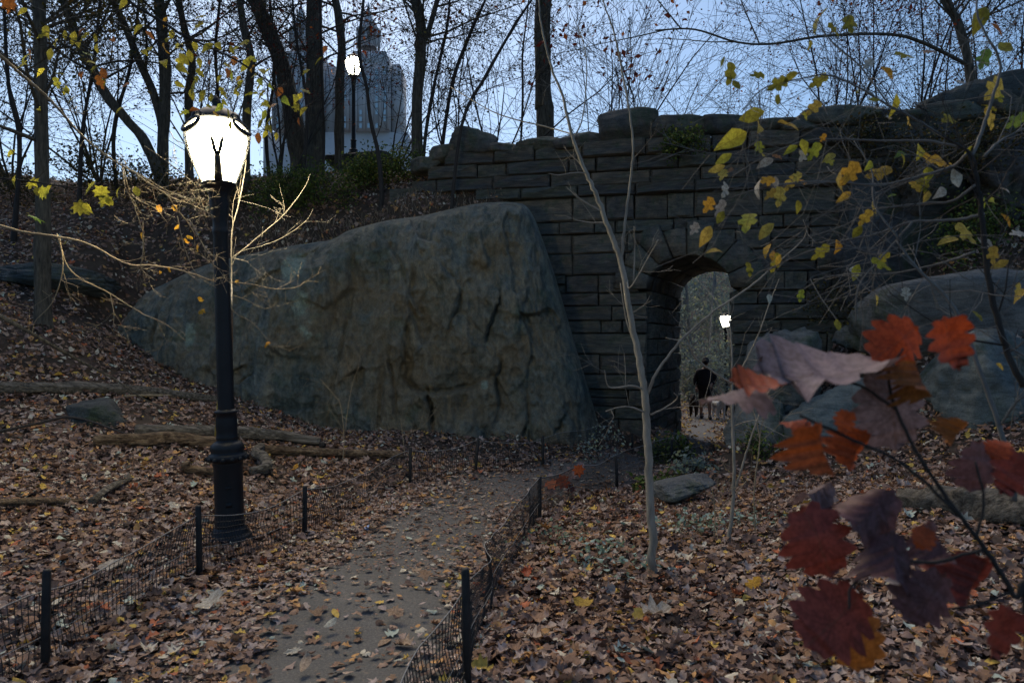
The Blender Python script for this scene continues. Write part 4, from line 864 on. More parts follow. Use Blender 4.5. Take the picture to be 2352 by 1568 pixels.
# bushy bare crowns behind the wall: several stems from one foot
def bush(label, u, v, d, hh, nst, seed, leaf=None, nleaf=0, bark='darkbark', name='bare_shrub', spread=.35, r0=.02, sp=None, lsize=(.05, .085), group='shrubs and thickets', stem='stems', up=1., lspread=.12, base=None, cat='shrub'):
    g = np.random.default_rng(seed); p = P(u, v, d) if base is None else np.array(base, float); t = empty(name, p); tag(t, label, cat, group); B = Geo(); tips = []
    s2 = sp or dict(lv=3, ch=(6, 4, 3), curv=.12, up=.05, rmin=.004)
    for _ in range(nst):
        dd = np.array((g.normal(0, spread), g.normal(0, spread), up)); dd /= np.linalg.norm(dd); grow(B, np.array((0, 0, -.1)), dd, hh * g.uniform(.7, 1.1), r0, 0, g, s2, tips)
    B.build(stem, M[bark], t)
    if leaf and nleaf: tips_leaves(tips, nleaf, lsize, g, lspread).build('leaves', M[leaf], t)
    return t
for i, (lab, u, d, hh, ns, lf, nl) in enumerate([
 ('thicket of bare stems right of the lone thick trunk', 1400, 16, 4.2, 4, 'darkleaf', 220), ('bare spreading thicket behind the big rounded capstone', 1470, 17.5, 4.5, 4, None, 0),
 ('thicket with small dark leaves left of the lone thick trunk', 1130, 16.5, 4., 5, 'darkleaf', 700), ('low dark thicket left of the rounded parapet capstone', 1040, 17, 3.6, 4, 'darkleaf', 600),
 ('distant fan of twigs low over the parapet at sky gap', 1610, 21, 2.6, 5, None, 0), ('bare feathery tree right of the sky gap', 1760, 19, 4.8, 4, 'darkleaf', 250),
 ('dense twiggy tree above the right parapet', 1900, 17, 5.2, 7, 'reddark', 900), ('dense dark tree with rusty leaves at upper right', 2060, 16, 5.6, 7, 'reddark', 2200),
 ('dense dark tree in the upper right corner', 2300, 16, 5.6, 8, 'darkleaf', 3600), ('leafy dark tree between the two upper right trees', 2170, 19, 6.5, 5, 'darkleaf', 3000),
 ('tangled dark thicket at the far left edge', 30, 17, 5., 8, 'darkleaf', 3200), ('tangled dark thicket behind the sinuous tree', 230, 18, 5., 8, 'darkleaf', 3200),
 ('twiggy thicket behind the front lamp globe', 480, 19, 5., 7, 'darkleaf', 2200), ('reddish leaved tree between lamp and left tower', 640, 15.5, 4.5, 5, 'reddark', 700), ('fine twiggy thicket right of the small hill lamp', 900, 18.5, 4.5, 4, 'darkleaf', 450),
 ('far bare tree at the top centre sky', 1330, 24, 7.5, 4, None, 0)]):
    x, y = (u - CU) / F * d, d; bz = 5.0 if x > -.3 else gz(x, y)
    bush(lab, 0, 0, d, hh, ns, 200 + i, lf, nl, base=(x, y, bz), r0=.03, name='thicket_tree', group='bare trees behind the wall', cat='tree')
# under these the made ground of the bridge approach on the right
# green bushes and scrub on the bank
for i, (lab, u, v, d, hh, ns, lf, nl, sz) in enumerate([
 ('bright green leafy bush below the hill lamp', 845, 425, 15, .75, 9, 'greenbush', 2600, (.05, .09)), ('green bush left of the parapet foot', 925, 425, 15, .6, 8, 'greenbush', 1500, (.04, .08)),
 ('dull green bush on the bank left of the bright bush', 740, 440, 14.6, .8, 9, 'greenbush', 2200, (.04, .08)), ('dark green scrub right of the front lamp', 640, 470, 14.3, .9, 9, 'greenbush', 2400, (.04, .08)),
 ('dark scrub on the bank behind the lamp shaft', 540, 480, 14.5, .9, 8, 'darkleaf', 1800, (.04, .08)), ('dark scrub at the crest of the left slope', 200, 470, 15.5, 1.0, 8, 'darkleaf', 1800, (.05, .09)),
 ('low dark scrub at the far left crest', 30, 480, 15, 1.0, 8, 'darkleaf', 1600, (.05, .09)), ('dark scrub left of the lamp globe on the crest', 360, 460, 15.5, .9, 8, 'darkleaf', 1600, (.05, .09)),
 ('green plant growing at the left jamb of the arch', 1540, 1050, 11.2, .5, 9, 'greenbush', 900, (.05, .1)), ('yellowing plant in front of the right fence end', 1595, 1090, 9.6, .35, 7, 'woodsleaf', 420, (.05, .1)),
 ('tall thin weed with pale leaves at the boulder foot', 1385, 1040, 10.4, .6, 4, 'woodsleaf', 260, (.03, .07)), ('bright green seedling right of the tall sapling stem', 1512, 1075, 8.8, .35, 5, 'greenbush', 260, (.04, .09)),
 ('grassy green brush at the foot of the right rocks', 1745, 1035, 9.6, .35, 8, 'greenbush', 500, (.03, .07)), ('small ivy clump hanging on the parapet right of the rounded capstone', 1565, 345, 12.75, .45, 9, 'greenbush', 1100, (.04, .08))]):
    p = P(u, v, d); bz = gz(p[0], p[1]) if i != 13 else p[2]
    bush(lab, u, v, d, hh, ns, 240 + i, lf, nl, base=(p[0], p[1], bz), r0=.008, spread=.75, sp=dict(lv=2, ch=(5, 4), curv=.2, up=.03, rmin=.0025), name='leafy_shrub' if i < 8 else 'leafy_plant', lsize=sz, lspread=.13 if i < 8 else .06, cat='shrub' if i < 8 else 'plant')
for i, (lab, u, v, d, hh, ns, nl) in enumerate([('dark ivy tangle over the outcrop left of the crooked tree', 2120, 400, 11.6, .7, 9, 2200), ('dark scrub above the broad right boulder', 2240, 560, 10.9, .6, 9, 1800), ('dark overgrowth at the upper right edge', 2330, 380, 11.6, .9, 9, 2400), ('dark ivy trailing over the parapet end', 1990, 330, 12.2, .45, 8, 1100), ('dark twiggy brush beside the leaning slab', 1905, 720, 11.2, .45, 7, 350)]):
    p = P(u, v, d); bush(lab, u, v, d, hh, ns, 270 + i, 'darkleaf' if i != 1 else 'greenbush', nl, base=tuple(p), r0=.007, spread=.8, sp=dict(lv=2, ch=(6, 4), curv=.22, up=.0, rmin=.0025), name='ivy_scrub', lsize=(.04, .08), lspread=.16)
# dry grass along the top of the boulder, low pale ground plants on the mound
G = Geo(); gg = np.random.default_rng(77); n = 4200; u = gg.uniform(560, 1200, n); y = 12.95 + gg.random(n) * 1.3; x = (u - CU) / F * y; z = ground(x, y); L = gg.uniform(.08, .3, n)
for i in range(n):
    a = np.array((x[i], y[i], z[i] - .02)); d = np.array((gg.normal(0, .5), gg.normal(0, .5), 1.)); d /= np.linalg.norm(d); b = a + d * L[i] * .6; c = b + (d + np.array((gg.normal(0, .6), gg.normal(0, .6), -.4))) * L[i] * .4
    w = np.array((.006, 0, 0)); G.add([a - w, a + w, b + w * .7, b - w * .7, c], [[(0, 1, 2, 3)], [(3, 2, 4)]], gg.random())
tag(G.build('dry_grass', M['drygrass']), 'dry grass and weeds along the boulder top', 'grass', kind='stuff')
for i, (lab, u, v, nl) in enumerate([('pale silvery groundcover plant left of the tall sapling foot', 1385, 1285, 90), ('pale silvery groundcover plant between the two saplings', 1600, 1225, 130), ('pale groundcover plant right of the second sapling', 1740, 1215, 70), ('small pale groundcover plant nearest the tall sapling', 1435, 1320, 70), ('dark green groundcover sprig on the mound by the fence', 1290, 1250, 60)]):
    p = gpt(u, v, 5.5); t = empty('groundcover_plant', p); tag(t, lab, 'plant', 'groundcover on the mound'); g_ = np.random.default_rng(300 + i); G = Geo(); B = Geo(); tp = np.c_[g_.normal(0, .17, nl), g_.normal(0, .13, nl), g_.uniform(.03, .15, nl)]
    scatter(G, T_FLAT[2:3] + T_FLAT[4:5], tp, np.array((0, -.3, 1.)), .4, g_.uniform(.03, .06, nl), g_.random(nl) * (1 if i < 4 else .3), g_); G.build('leaves', M['lowplant'], t)
    for q in tp[::3]: B.tube([(q[0] * .6, q[1] * .6, -.03), tuple(q)], .0025, 3, False)
    B.build('stems', M['twig'], t)

# ------------------------------------------------------------------ bare saplings in front
def sapling(label, name, stems, seed, mtl, twig=None, d0=None, extra=0, tl=(.15, .35), cat='sapling', group=None, k=8, leaves=()):
    g = np.random.default_rng(seed); first = np.array(stems[0][0][0], float); t = empty(name, first); tag(t, label, cat, group); tips = []
    for j, (pts, rad) in enumerate(stems):
        c = spline(np.asarray(pts, float) - first, 7); n = len(c); r = np.interp(np.linspace(0, 1, n), np.linspace(0, 1, len(rad)), rad)
        c = c + g.normal(0, 1, c.shape) * r[:, None] * .18; G = Geo(); G.tube(c, r, k if j == 0 else 6)
        for _ in range(extra if j else extra * 2):
            i = g.integers(n // 4, n - 1); ax = c[min(i + 1, n - 1)] - c[i]; ax /= np.linalg.norm(ax) + 1e-9; s = g.normal(size=3); s[1] *= .5; s /= np.linalg.norm(s)
            grow(G, c[i], ax * .6 + s * .8, g.uniform(*tl), max(r[i] * .45, .0014), 2, g, dict(lv=3, ch=(0, 0, 3), curv=.16, up=.04, rmin=.0011), tips)
        G.build('stem' if j == 0 else 'branch', M[mtl if j == 0 or not twig else twig], t)
    return t, tips
def pp(l, d0, d1=None):
    d1 = d1 or d0; return [P(u, v, d0 + (d1 - d0) * i / max(1, len(l) - 1)) for i, (u, v) in enumerate(l)]
d = 4.85
b = gpt(1501, 1312, d)
sapling('tall pale bare sapling rising from the mound across the whole picture', 'bare_sapling', [
  ([b - np.array((0, 0, .1))] + pp([(1500, 1300), (1493, 1150), (1487, 1000), (1480, 900), (1468, 830), (1455, 760), (1425, 600), (1402, 534), (1370, 450), (1344, 393), (1313, 308), (1293, 222), (1266, 154), (1242, 51), (1238, 0), (1225, -160)], d), [.032, .031, .029, .027, .025, .022, .019, .017, .014, .011, .009, .007, .005, .004]),
  (pp([(1487, 905), (1510, 852), (1570, 775), (1640, 715), (1720, 660), (1790, 600), (1840, 555), (1852, 530), (1845, 505)], d, 4.5), [.012, .010, .008, .006, .004, .003]),
  (pp([(1478, 893), (1450, 886), (1400, 889), (1388, 850)], d, 4.7), [.009, .007, .005, .003]), (pp([(1490, 950), (1450, 935), (1420, 935), (1390, 945)], d, 4.75), [.008, .006, .004, .003]), (pp([(1494, 952), (1520, 940), (1545, 925), (1556, 912), (1548, 902)], d, 4.7), [.008, .006, .004, .003]),
  (pp([(1428, 610), (1433, 534), (1447, 420), (1454, 342), (1443, 239), (1413, 85), (1385, 0), (1360, -120)], d, 4.7), [.010, .009, .008, .007, .005, .004]), (pp([(1345, 397), (1320, 397), (1285, 402), (1260, 399)], d, 4.7), [.006, .005, .004, .003]),
  (pp([(1440, 640), (1448, 660), (1490, 590), (1512, 550)], d, 4.6), [.006, .005, .004]), (pp([(1462, 800), (1440, 740), (1425, 650)], d, 4.9), [.005, .005, .004]), (pp([(1455, 650), (1458, 560), (1456, 520)], d, 4.75), [.006, .005, .004]),
  (pp([(1313, 308), (1265, 294), (1146, 263), (1060, 215), (1035, 200)], d, 5.4), [.006, .005, .004, .002]), (pp([(1318, 318), (1340, 260), (1345, 120), (1300, 0)], d, 5.1), [.006, .005, .004, .002])], 1, 'palebark', extra=2)
b = gpt(1672, 1262, 5.3)
sapling('second thinner bare sapling right of the tall one', 'bare_sapling', [
  ([b - np.array((0, 0, .08))] + pp([(1674, 1240), (1684, 1150), (1686, 1060), (1682, 950), (1681, 870), (1680, 790), (1672, 690)], 5.3), [.017, .016, .014, .012, .010, .007, .004]),
  (pp([(1680, 880), (1645, 858), (1600, 825), (1578, 790), (1530, 775)], 5.3, 5.0), [.008, .007, .005, .003]), (pp([(1684, 880), (1715, 825), (1745, 760), (1770, 690), (1790, 640)], 5.3, 5.1), [.007, .006, .004, .003]),
  (pp([(1686, 1130), (1700, 1085), (1725, 1005), (1755, 925), (1772, 890)], 5.3, 5.1), [.009, .008, .006, .005]), (pp([(1683, 800), (1650, 700), (1600, 640)], 5.3, 5.5), [.005, .004, .002])], 2, 'palebark', extra=3)
for i, (lab, l, dd) in enumerate([('wispy grey sapling right of the second sapling', [(1735, 1240), (1732, 1120), (1745, 1010), (1725, 930), (1700, 880)], 5.8), ('slight bare seedling in front of the boulder right of the lamp', [(787, 1065), (790, 1000), (782, 930), (770, 910), (735, 870)], 7.4),
      ('slight bare seedling with arching twigs at the boulder middle', [(930, 1050), (925, 1000), (920, 960)], 8.2), ('thin pale seedling stem left of the second sapling', [(1640, 1250), (1642, 1180), (1636, 1120)], 5.5)]):
    p0 = gpt(l[0][0], l[0][1], dd); sapling(lab, 'bare_seedling', [([p0] + pp(l[1:], p0[1]), [.006, .005, .004, .003]), (pp([l[1], ((l[1][0] + l[-1][0]) / 2 + 45, l[-1][1] + 20), (l[-1][0] + 90, l[-1][1] - 30)], p0[1]), [.004, .003, .002])], 20 + i, 'twig', extra=3, tl=(.2, .45))

# ------------------------------------------------------------------ lit twigs beside the lamp and left overhanging branch
z1 = lambda x, y: (x * .342, y * .342)
z4 = lambda x, y: (x * .342, 517 + y * .342)
def zz(f, l, d0, d1): return pp([f(*q) for q in l], d0, d1)
t, tips = sapling('bare overhanging twigs with curled buds lit gold by the lamp', 'overhanging_branch', [
  (zz(z1, [(-250, 150), (0, 370), (130, 490), (260, 600), (400, 740), (520, 880), (640, 990), (780, 1090), (900, 1160), (1000, 1230), (1120, 1310), (1180, 1400), (1250, 1480), (1320, 1590)], 3.9, 5.4), [.011, .009, .007, .006, .005, .004]),
  (zz(z1, [(1120, 1310), (1200, 1345), (1300, 1380), (1445, 1455)], 5.2, 5.35), [.005, .004, .003, .002]), (zz(z1, [(830, 1130), (850, 1220), (880, 1300), (940, 1350), (1040, 1400), (1130, 1500)], 4.9, 5.2), [.005, .004, .003, .002]),
  (zz(z1, [(820, 1120), (840, 1250), (900, 1380), (960, 1560)], 4.9, 5.1), [.005, .004, .003, .002]), (zz(z1, [(780, 1090), (970, 1190), (1100, 1270), (1240, 1330), (1320, 1400), (1370, 1450)], 5, 5.3), [.004, .004, .003, .002]),
  (zz(z1, [(970, 980), (1100, 1070), (1240, 1180), (1320, 1260), (1370, 1410)], 5.0, 5.3), [.004, .004, .003, .002]), (zz(z1, [(1120, 1310), (1260, 1290), (1350, 1270)], 5.2, 5.3), [.004, .003, .002]), (zz(z1, [(1140, 880), (1180, 940), (1290, 990), (1330, 1050)], 5.2, 5.35), [.003, .003, .002]),
  (zz(z4, [(960, -20), (960, 180), (950, 290), (1040, 370)], 5.1, 5.2), [.004, .003, .002]), (zz(z4, [(1190, -60), (1240, 150), (1320, 330), (1450, 420)], 5.2, 5.4), [.004, .003, .002]), (zz(z4, [(1270, -40), (1400, 200), (1450, 290)], 5.2, 5.4), [.004, .003, .002])], 31, 'twig', extra=9, tl=(.07, .22))
gq = np.random.default_rng(9); MB_ = [fast_mesh('dry_leaf', V_, [q_, t_]) for V_, q_, t_ in (T_HI[9], T_HI[6], T_HI[4])]
for m_ in MB_: m_.materials.append(M['amber'])
def put_leaf(par, name, me, mtl, u, v, d, size, nrm, sig, g, axis=None):
    o = link(name, me, par, M[mtl])
    if axis is None: B = basis(1, np.array([nrm], float), sig, g)[0]
    else:
        e3 = np.array(nrm, float) + sig * g.normal(size=3); e3 /= np.linalg.norm(e3); e2 = np.array(axis, float); e2 -= (e2 @ e3) * e3; e2 /= np.linalg.norm(e2); B = np.stack([np.cross(e2, e3), e2, e3], -1)
    mm = Matrix([[*(B[r] * size), 0] for r in range(3)] + [[0, 0, 0, 1]]); mm.translation = P(u, v, d) - np.array(par.location); o.matrix_basis = mm; return o
for u, v in [(325, 540), (365, 480), (435, 545), (458, 690), (425, 555), (460, 715), (400, 475), (545, 645), (455, 570), (610, 790), (390, 620), (370, 625), (405, 520)]: put_leaf(t, 'dry_leaf', MB_[gq.integers(3)], 'amber', u, v, 5.3, .06, (0, -1, .2), .8, gq)
sapling('bare grey twigs reaching right past the lamp shaft', 'overhanging_branch', [
  (zz(z4, [(-200, -60), (130, 40), (400, 80), (600, 130), (850, 260), (1000, 270), (1150, 290), (1300, 330), (1450, 380), (1560, 385), (1700, 400), (1860, 430), (2000, 415), (2050, 380), (2140, 380)], 5.0, 6.1), [.010, .008, .007, .006, .005, .004, .003]),
  (zz(z4, [(380, 60), (480, 310), (740, 460), (950, 590), (1120, 670), (1250, 780)], 5.2, 5.5), [.006, .005, .004, .003]), (zz(z4, [(1560, 470), (1650, 500), (1780, 560), (1860, 520)], 5.9, 6), [.004, .003, .002]), (zz(z4, [(1450, 400), (1570, 580), (1690, 650), (1780, 750), (1840, 840)], 5.8, 6), [.004, .003, .002]),
  (zz(z4, [(400, 80), (420, 300), (350, 520), (240, 640), (215, 730)], 5.2, 5.3), [.005, .004, .003, .002]), (zz(z4, [(740, 460), (765, 600), (760, 690)], 5.3, 5.3), [.003, .003, .002])], 32, 'twig', extra=4, tl=(.12, .3))
sapling('pale forked stem standing behind the lamp shaft', 'bare_sapling', [([gpt(534, 905, 9.)] + pp([(533, 760), (532, 640), (533, 533), (548, 470), (561, 403), (566, 360)], 6.3), [.010, .008, .006, .005, .003]), (pp([(533, 592), (560, 572), (610, 530), (655, 490), (700, 430), (712, 400)], 6.3, 6.4), [.006, .006, .005, .004, .003]),
  (pp([(533, 610), (550, 580), (600, 565), (650, 545), (700, 510), (720, 480)], 6.3, 6.5), [.005, .004, .003, .002]), (pp([(533, 592), (565, 600), (572, 605)], 6.3), [.006, .004, .003])], 33, 'palebark', extra=3, tl=(.15, .4))
LV = {}
for kk in ('ovate', 'maple', 'lobed'): LV[kk] = [fast_mesh('leaf', *(lambda T: (T[0], [T[1], T[2]]))(template(kk, gT, .45, .02, .02)), smooth=True) for _ in range(3)]
for l_ in LV.values():
    for m_ in l_: m_.materials.append(M['olive'])
t, tips_l = sapling('overhanging branch with yellow green leaves above the front lamp', 'overhanging_branch', [
  (zz(z1, [(700, -200), (880, 20), (1030, 110), (1200, 220), (1380, 310), (1560, 390), (1700, 480), (1790, 560), (1800, 640), (1800, 780)], 3.3, 3.8), [.009, .008, .006, .005, .003, .002]), (zz(z1, [(960, 80), (1060, 300), (1180, 450), (1290, 580), (1400, 650), (1500, 700)], 3.5, 3.7), [.004, .004, .003, .002]),
  (zz(z1, [(1640, 440), (1820, 560), (1920, 650), (1990, 640)], 3.7, 3.8), [.003, .003, .002]), (zz(z1, [(880, 20), (700, 150), (560, 280), (420, 240), (300, 210)], 3.4, 3.5), [.004, .003, .002]), (zz(z1, [(560, 280), (590, 370), (540, 500)], 3.5, 3.5), [.003, .002])], 34, 'darkbark', extra=7, tl=(.12, .35))
t_left = t
for x, y, s_, c_ in [(930, 190, 80, 'olive'), (1010, 240, 60, 'rust'), (1110, 150, 60, 'amber'), (1130, 260, 60, 'olive'), (1200, 300, 65, 'yellowgreen'), (1110, 330, 70, 'amber'), (970, 350, 60, 'olive'), (1010, 330, 60, 'olive'), (1100, 420, 90, 'olive'), (1240, 400, 80, 'olive'), (1220, 460, 80, 'olive'), (1310, 310, 60, 'olive'), (1390, 325, 80, 'olive'), (1470, 310, 75, 'olive'),
   (1340, 420, 60, 'olive'), (1410, 420, 50, 'rust'), (1540, 440, 55, 'rust'), (1560, 340, 50, 'olive'), (1650, 440, 90, 'yellowgreen'), (1690, 460, 60, 'amber'), (1760, 480, 80, 'olive'), (1600, 530, 40, 'amber'), (1750, 550, 70, 'yellowgreen'), (1820, 580, 50, 'yellowgreen'), (1320, 530, 50, 'olive'), (1210, 570, 60, 'olive'), (1300, 590, 80, 'olive'), (1290, 640, 60, 'olive'),
   (1360, 640, 70, 'olive'), (1420, 660, 60, 'olive'), (1510, 690, 50, 'yellowgreen'), (1470, 725, 65, 'yellowgreen'), (1450, 770, 45, 'amber'), (1405, 715, 40, 'olive'), (1790, 710, 62, 'yellowgreen'), (1775, 775, 60, 'yellowgreen'), (1810, 810, 60, 'yellowgreen'), (1915, 675, 75, 'yellowgreen'), (1985, 660, 70, 'yellowgreen'), (310, 210, 80, 'olive'), (370, 285, 60, 'olive'), (440, 240, 60, 'olive'), (525, 290, 65, 'olive'), (590, 365, 60, 'greenleaf'), (545, 500, 50, 'rust'), (825, 30, 70, 'olive')]:
    u, v = z1(x, y); put_leaf(t, 'leaf', LV['ovate'][gq.integers(3)], c_, u, v, 3.6 + gq.uniform(-.12, .12), s_ * .342 / F * 3.6 * 1.35, (0, -1, .25), .45, gq, (gq.normal(.2, .7), 0, -1))
t, _ = sapling('low twig with yellow green leaves at the left edge below the lamp globe', 'overhanging_branch', [
  (zz(z1, [(-200, 1180), (0, 1200), (210, 1220), (420, 1250), (600, 1270), (790, 1290), (920, 1300)], 4.3, 4.6), [.006, .005, .004, .002]), (zz(z1, [(420, 1250), (550, 1340), (600, 1400)], 4.4, 4.5), [.003, .002]), (zz(z1, [(-60, 300), (60, 420), (130, 440), (270, 490)], 4.2, 4.3), [.003, .002]), (zz(z1, [(-80, 900), (70, 1000), (100, 1040)], 4.2, 4.2), [.003, .002])], 35, 'darkbark', extra=2, tl=(.1, .25))
for x, y, s_, c_ in [(100, 1220, 70, 'olive'), (210, 1230, 80, 'yellowgreen'), (290, 1300, 75, 'yellowgreen'), (330, 1270, 60, 'yellowgreen'), (250, 1290, 60, 'olive'), (600, 1270, 100, 'yellowgreen'), (680, 1300, 85, 'yellowgreen'), (700, 1350, 80, 'yellowgreen'), (740, 1355, 60, 'yellowgreen'), (550, 1400, 95, 'olive'), (590, 1400, 70, 'yellowgreen'), (790, 1290, 60, 'olive'), (920, 1290, 70, 'olive'), (250, 1465, 90, 'greenleaf'),
   (130, 440, 80, 'olive'), (270, 490, 65, 'yellowgreen'), (260, 730, 50, 'olive'), (70, 1030, 55, 'yellowgreen'), (60, 40, 85, 'rust'), (150, 80, 60, 'olive')]:
    u, v = z1(x, y); put_leaf(t, 'leaf', LV['maple' if s_ > 70 else 'ovate'][gq.integers(3)], c_, u, v, 4.4 + gq.uniform(-.1, .1), s_ * .342 / F * 4.4 * 1.35, (0, -1, .3), .45, gq, (gq.normal(.2, .7), 0, -1))

# ------------------------------------------------------------------ right: yellow leaved shrub and red oak sapling, close to the camera
z3 = lambda x, y: (1505 + x * .36, y * .36)
z6 = lambda x, y: (1505 + x * .36, 470 + y * .36)
D = 2.3
rf = P(2420, 1500, D); rf[2] = gz(rf[0], rf[1]) - .05
t, tips_y = sapling('near shrub with yellow lobed leaves on bare arching twigs at right', 'yellow_leaf_shrub', [
  ([rf] + zz(z6, [(2440, 1300), (2352, 1150), (2250, 950), (2130, 500), (2080, 0)], D, D) + zz(z3, [(2060, 1200), (2020, 1000), (1940, 930), (1850, 880)], D, D), [.014, .012, .010, .009, .007, .005, .003]),
  ([P(2330, 1150, D - .05)] + zz(z6, [(2240, 1560), (2050, 1000), (1900, 650), (1650, 380), (1540, 230)], D - .05, D + .1), [.009, .008, .006, .005, .003]),
  (zz(z3, [(1990, 980), (1900, 1060), (1700, 1120), (1420, 1180), (1100, 1160), (760, 1180), (480, 1260)], D, D + .3), [.006, .005, .004, .003, .002]), (zz(z3, [(1950, 940), (1750, 900), (1500, 900), (1200, 890), (960, 900), (700, 1000), (500, 1120)], D, D + .35), [.005, .004, .003, .002]),
  (zz(z6, [(2100, 60), (1900, 100), (1640, 110), (1400, 190), (1160, 240), (900, 330), (700, 430)], D, D + .4), [.006, .005, .004, .003, .002]), (zz(z6, [(2040, 300), (1800, 380), (1500, 440), (1250, 440), (1010, 480)], D, D + .4), [.005, .004, .003, .002]),
  (zz(z3, [(2040, 1180), (1900, 1280), (1700, 1300), (1400, 1340), (1200, 1440), (900, 1540)], D, D + .3), [.005, .004, .003, .002]), (zz(z3, [(1850, 880), (1660, 760), (1500, 680), (1300, 560), (1100, 480), (950, 500), (700, 560), (560, 700)], D, D + .2), [.004, .004, .003, .002]),
  (zz(z3, [(2100, 1000), (2200, 900), (2352, 820)], D, D), [.005, .004, .003]), (zz(z3, [(2020, 1000), (2100, 800), (2160, 600), (2200, 400), (2100, 200), (2050, 60), (2080, -200)], D, D + .1), [.006, .005, .004, .003]), (zz(z3, [(1500, 680), (1300, 420), (1120, 260), (1040, 130)], D + .1, D + .2), [.003, .003, .002]),
  (zz(z6, [(1560, 230), (1400, 0), (1380, -220), (1260, -420)], D + .1, D + .3), [.004, .003, .002]), (zz(z6, [(1640, 110), (1450, 330), (1300, 520), (1280, 760)], D + .1, D + .2), [.004, .003, .002]), (zz(z6, [(2230, 900), (2352, 960), (2440, 1010)], D, D), [.004, .003])], 41, 'darkbark', 'greytwig', extra=9, tl=(.14, .45))
YL = [(1040, 130, 150, 'olive'), (1140, 190, 90, 'olive'), (985, 290, 55, 'olive'), (430, 400, 60, 'olive'), (480, 470, 120, 'olive'), (650, 480, 90, 'olive'), (780, 540, 120, 'olive'), (860, 490, 80, 'olive'), (1040, 520, 100, 'olive'), (780, 640, 80, 'olive'), (920, 640, 70, 'paleleaf'), (1290, 590, 60, 'olive'), (1390, 640, 80, 'olive'), (1490, 745, 70, 'paleleaf'), (610, 740, 140, 'olive'), (660, 810, 135, 'goldleaf'),
  (480, 900, 190, 'yellowgreen'), (850, 800, 140, 'goldleaf'), (960, 740, 70, 'yellowgreen'), (390, 1080, 85, 'goldleaf'), (435, 1018, 95, 'yellowgreen'), (480, 1085, 40, 'tanleaf'), (700, 1040, 95, 'paleleaf'), (780, 1000, 60, 'tanleaf'), (860, 960, 80, 'yellowgreen'), (950, 940, 90, 'yellowgreen'), (1010, 970, 100, 'yellowgreen'), (1110, 1005, 80, 'goldleaf'), (1070, 880, 50, 'amber'), (715, 1150, 100, 'amber'), (735, 1240, 80, 'goldleaf'),
  (860, 1170, 90, 'goldleaf'), (905, 1130, 80, 'goldleaf'), (1240, 1110, 150, 'amber'), (1190, 1155, 140, 'goldleaf'), (1360, 1060, 80, 'yellowgreen'), (1420, 1100, 140, 'goldleaf'), (1560, 990, 85, 'greenleaf'), (1680, 970, 130, 'yellowgreen'), (1780, 1020, 180, 'goldleaf'), (1740, 1120, 105, 'yellowgreen'), (1820, 1230, 100, 'paleleaf'), (1730, 1260, 75, 'goldleaf'), (1200, 1260, 85, 'goldleaf'), (1510, 1250, 60, 'greenleaf'), (340, 1310, 110, 'amber'),
  (410, 1330, 95, 'paleleaf'), (415, 1390, 85, 'olive'), (590, 1410, 165, 'yellowgreen'), (700, 1480, 115, 'goldleaf'), (320, 1510, 120, 'goldleaf'), (250, 1460, 90, 'paleleaf'), (380, 1600, 95, 'goldleaf'), (1340, 1390, 95, 'amber'), (1165, 1570, 100, 'amber'), (1990, 1490, 140, 'goldleaf'), (1870, 1530, 115, 'goldleaf'), (1880, 760, 135, 'olive'), (1620, 765, 85, 'goldleaf'), (1745, 330, 100, 'tanleaf'), (2070, 130, 150, 'olive'), (2180, 190, 95, 'rust'),
  (2230, 310, 150, 'olive'), (2100, 380, 120, 'greenleaf'), (1940, 525, 75, 'tanleaf'), (2160, 570, 165, 'goldleaf'), (2190, 610, 95, 'yellowgreen'), (2130, 680, 100, 'olive'), (2140, 760, 130, 'goldleaf'), (2300, 775, 110, 'greenleaf'), (2150, 1285, 110, 'yellowgreen'), (2195, 1690, 85, 'goldleaf'), (2310, 1490, 100, 'paleleaf'), (2200, 2340, 60, 'goldleaf')]
for x, y, s_, c_ in YL:
    u, v = z3(x, y); dd = D + .15 + gq.uniform(-.1, .15); put_leaf(t, 'leaf', LV[['lobed', 'ovate', 'lobed', 'ovate', 'ovate'][gq.integers(5)]][gq.integers(3)], c_, u, v, dd, s_ * .36 / F * dd * 1.3, (0, -1, .35), .5, gq, (gq.normal(-.7, .7), 0, -1 + gq.uniform(-.2, .7)))
def tip_leaves(par, tips, n, cols, size, name='leaf', kind=('ovate', 'lobed')):
    for k_ in gq.permutation(len(tips))[:n]:
        o = link(name, LV[kind[gq.integers(len(kind))]][gq.integers(3)], par, M[cols[gq.integers(len(cols))]]); s_ = gq.uniform(*size); e3 = np.array((0, -1, .3)) + .5 * gq.normal(size=3); e3 /= np.linalg.norm(e3); e2 = np.array((gq.normal(0, .5), 0, -1.)); e2 -= (e2 @ e3) * e3; e2 /= np.linalg.norm(e2)
        B = np.stack([np.cross(e2, e3), e2, e3], -1); mm = Matrix([[*(B[r] * s_), 0] for r in range(3)] + [[0, 0, 0, 1]]); mm.translation = np.array(tips[k_]) + e2 * s_ * .48; o.matrix_basis = mm
tip_leaves(t, tips_y, 60, ['goldleaf', 'yellowgreen', 'olive', 'olive', 'amber', 'paleleaf'], (.045, .085))
tip_leaves(t_left, tips_l, 70, ['olive', 'olive', 'yellowgreen', 'rust'], (.05, .08))
HALF['redoak'] = [(0, 0), (.06, .05), (.2, .04), (.28, .10), (.26, .17), (.36, .20), (.45, .27), (.40, .34), (.33, .37), (.46, .43), (.53, .52), (.45, .58), (.36, .60), (.46, .68), (.45, .76), (.35, .78), (.26, .78), (.29, .86), (.21, .92), (.11, .90), (0, 1)]
RO = [fast_mesh('oak_leaf', *(lambda T: (T[0], [T[1], T[2]]))(template('redoak', gT, 1.0, .012, .012)), smooth=True) for _ in range(4)]
for m_ in RO: m_.materials.append(M['orangered'])
D = 1.25
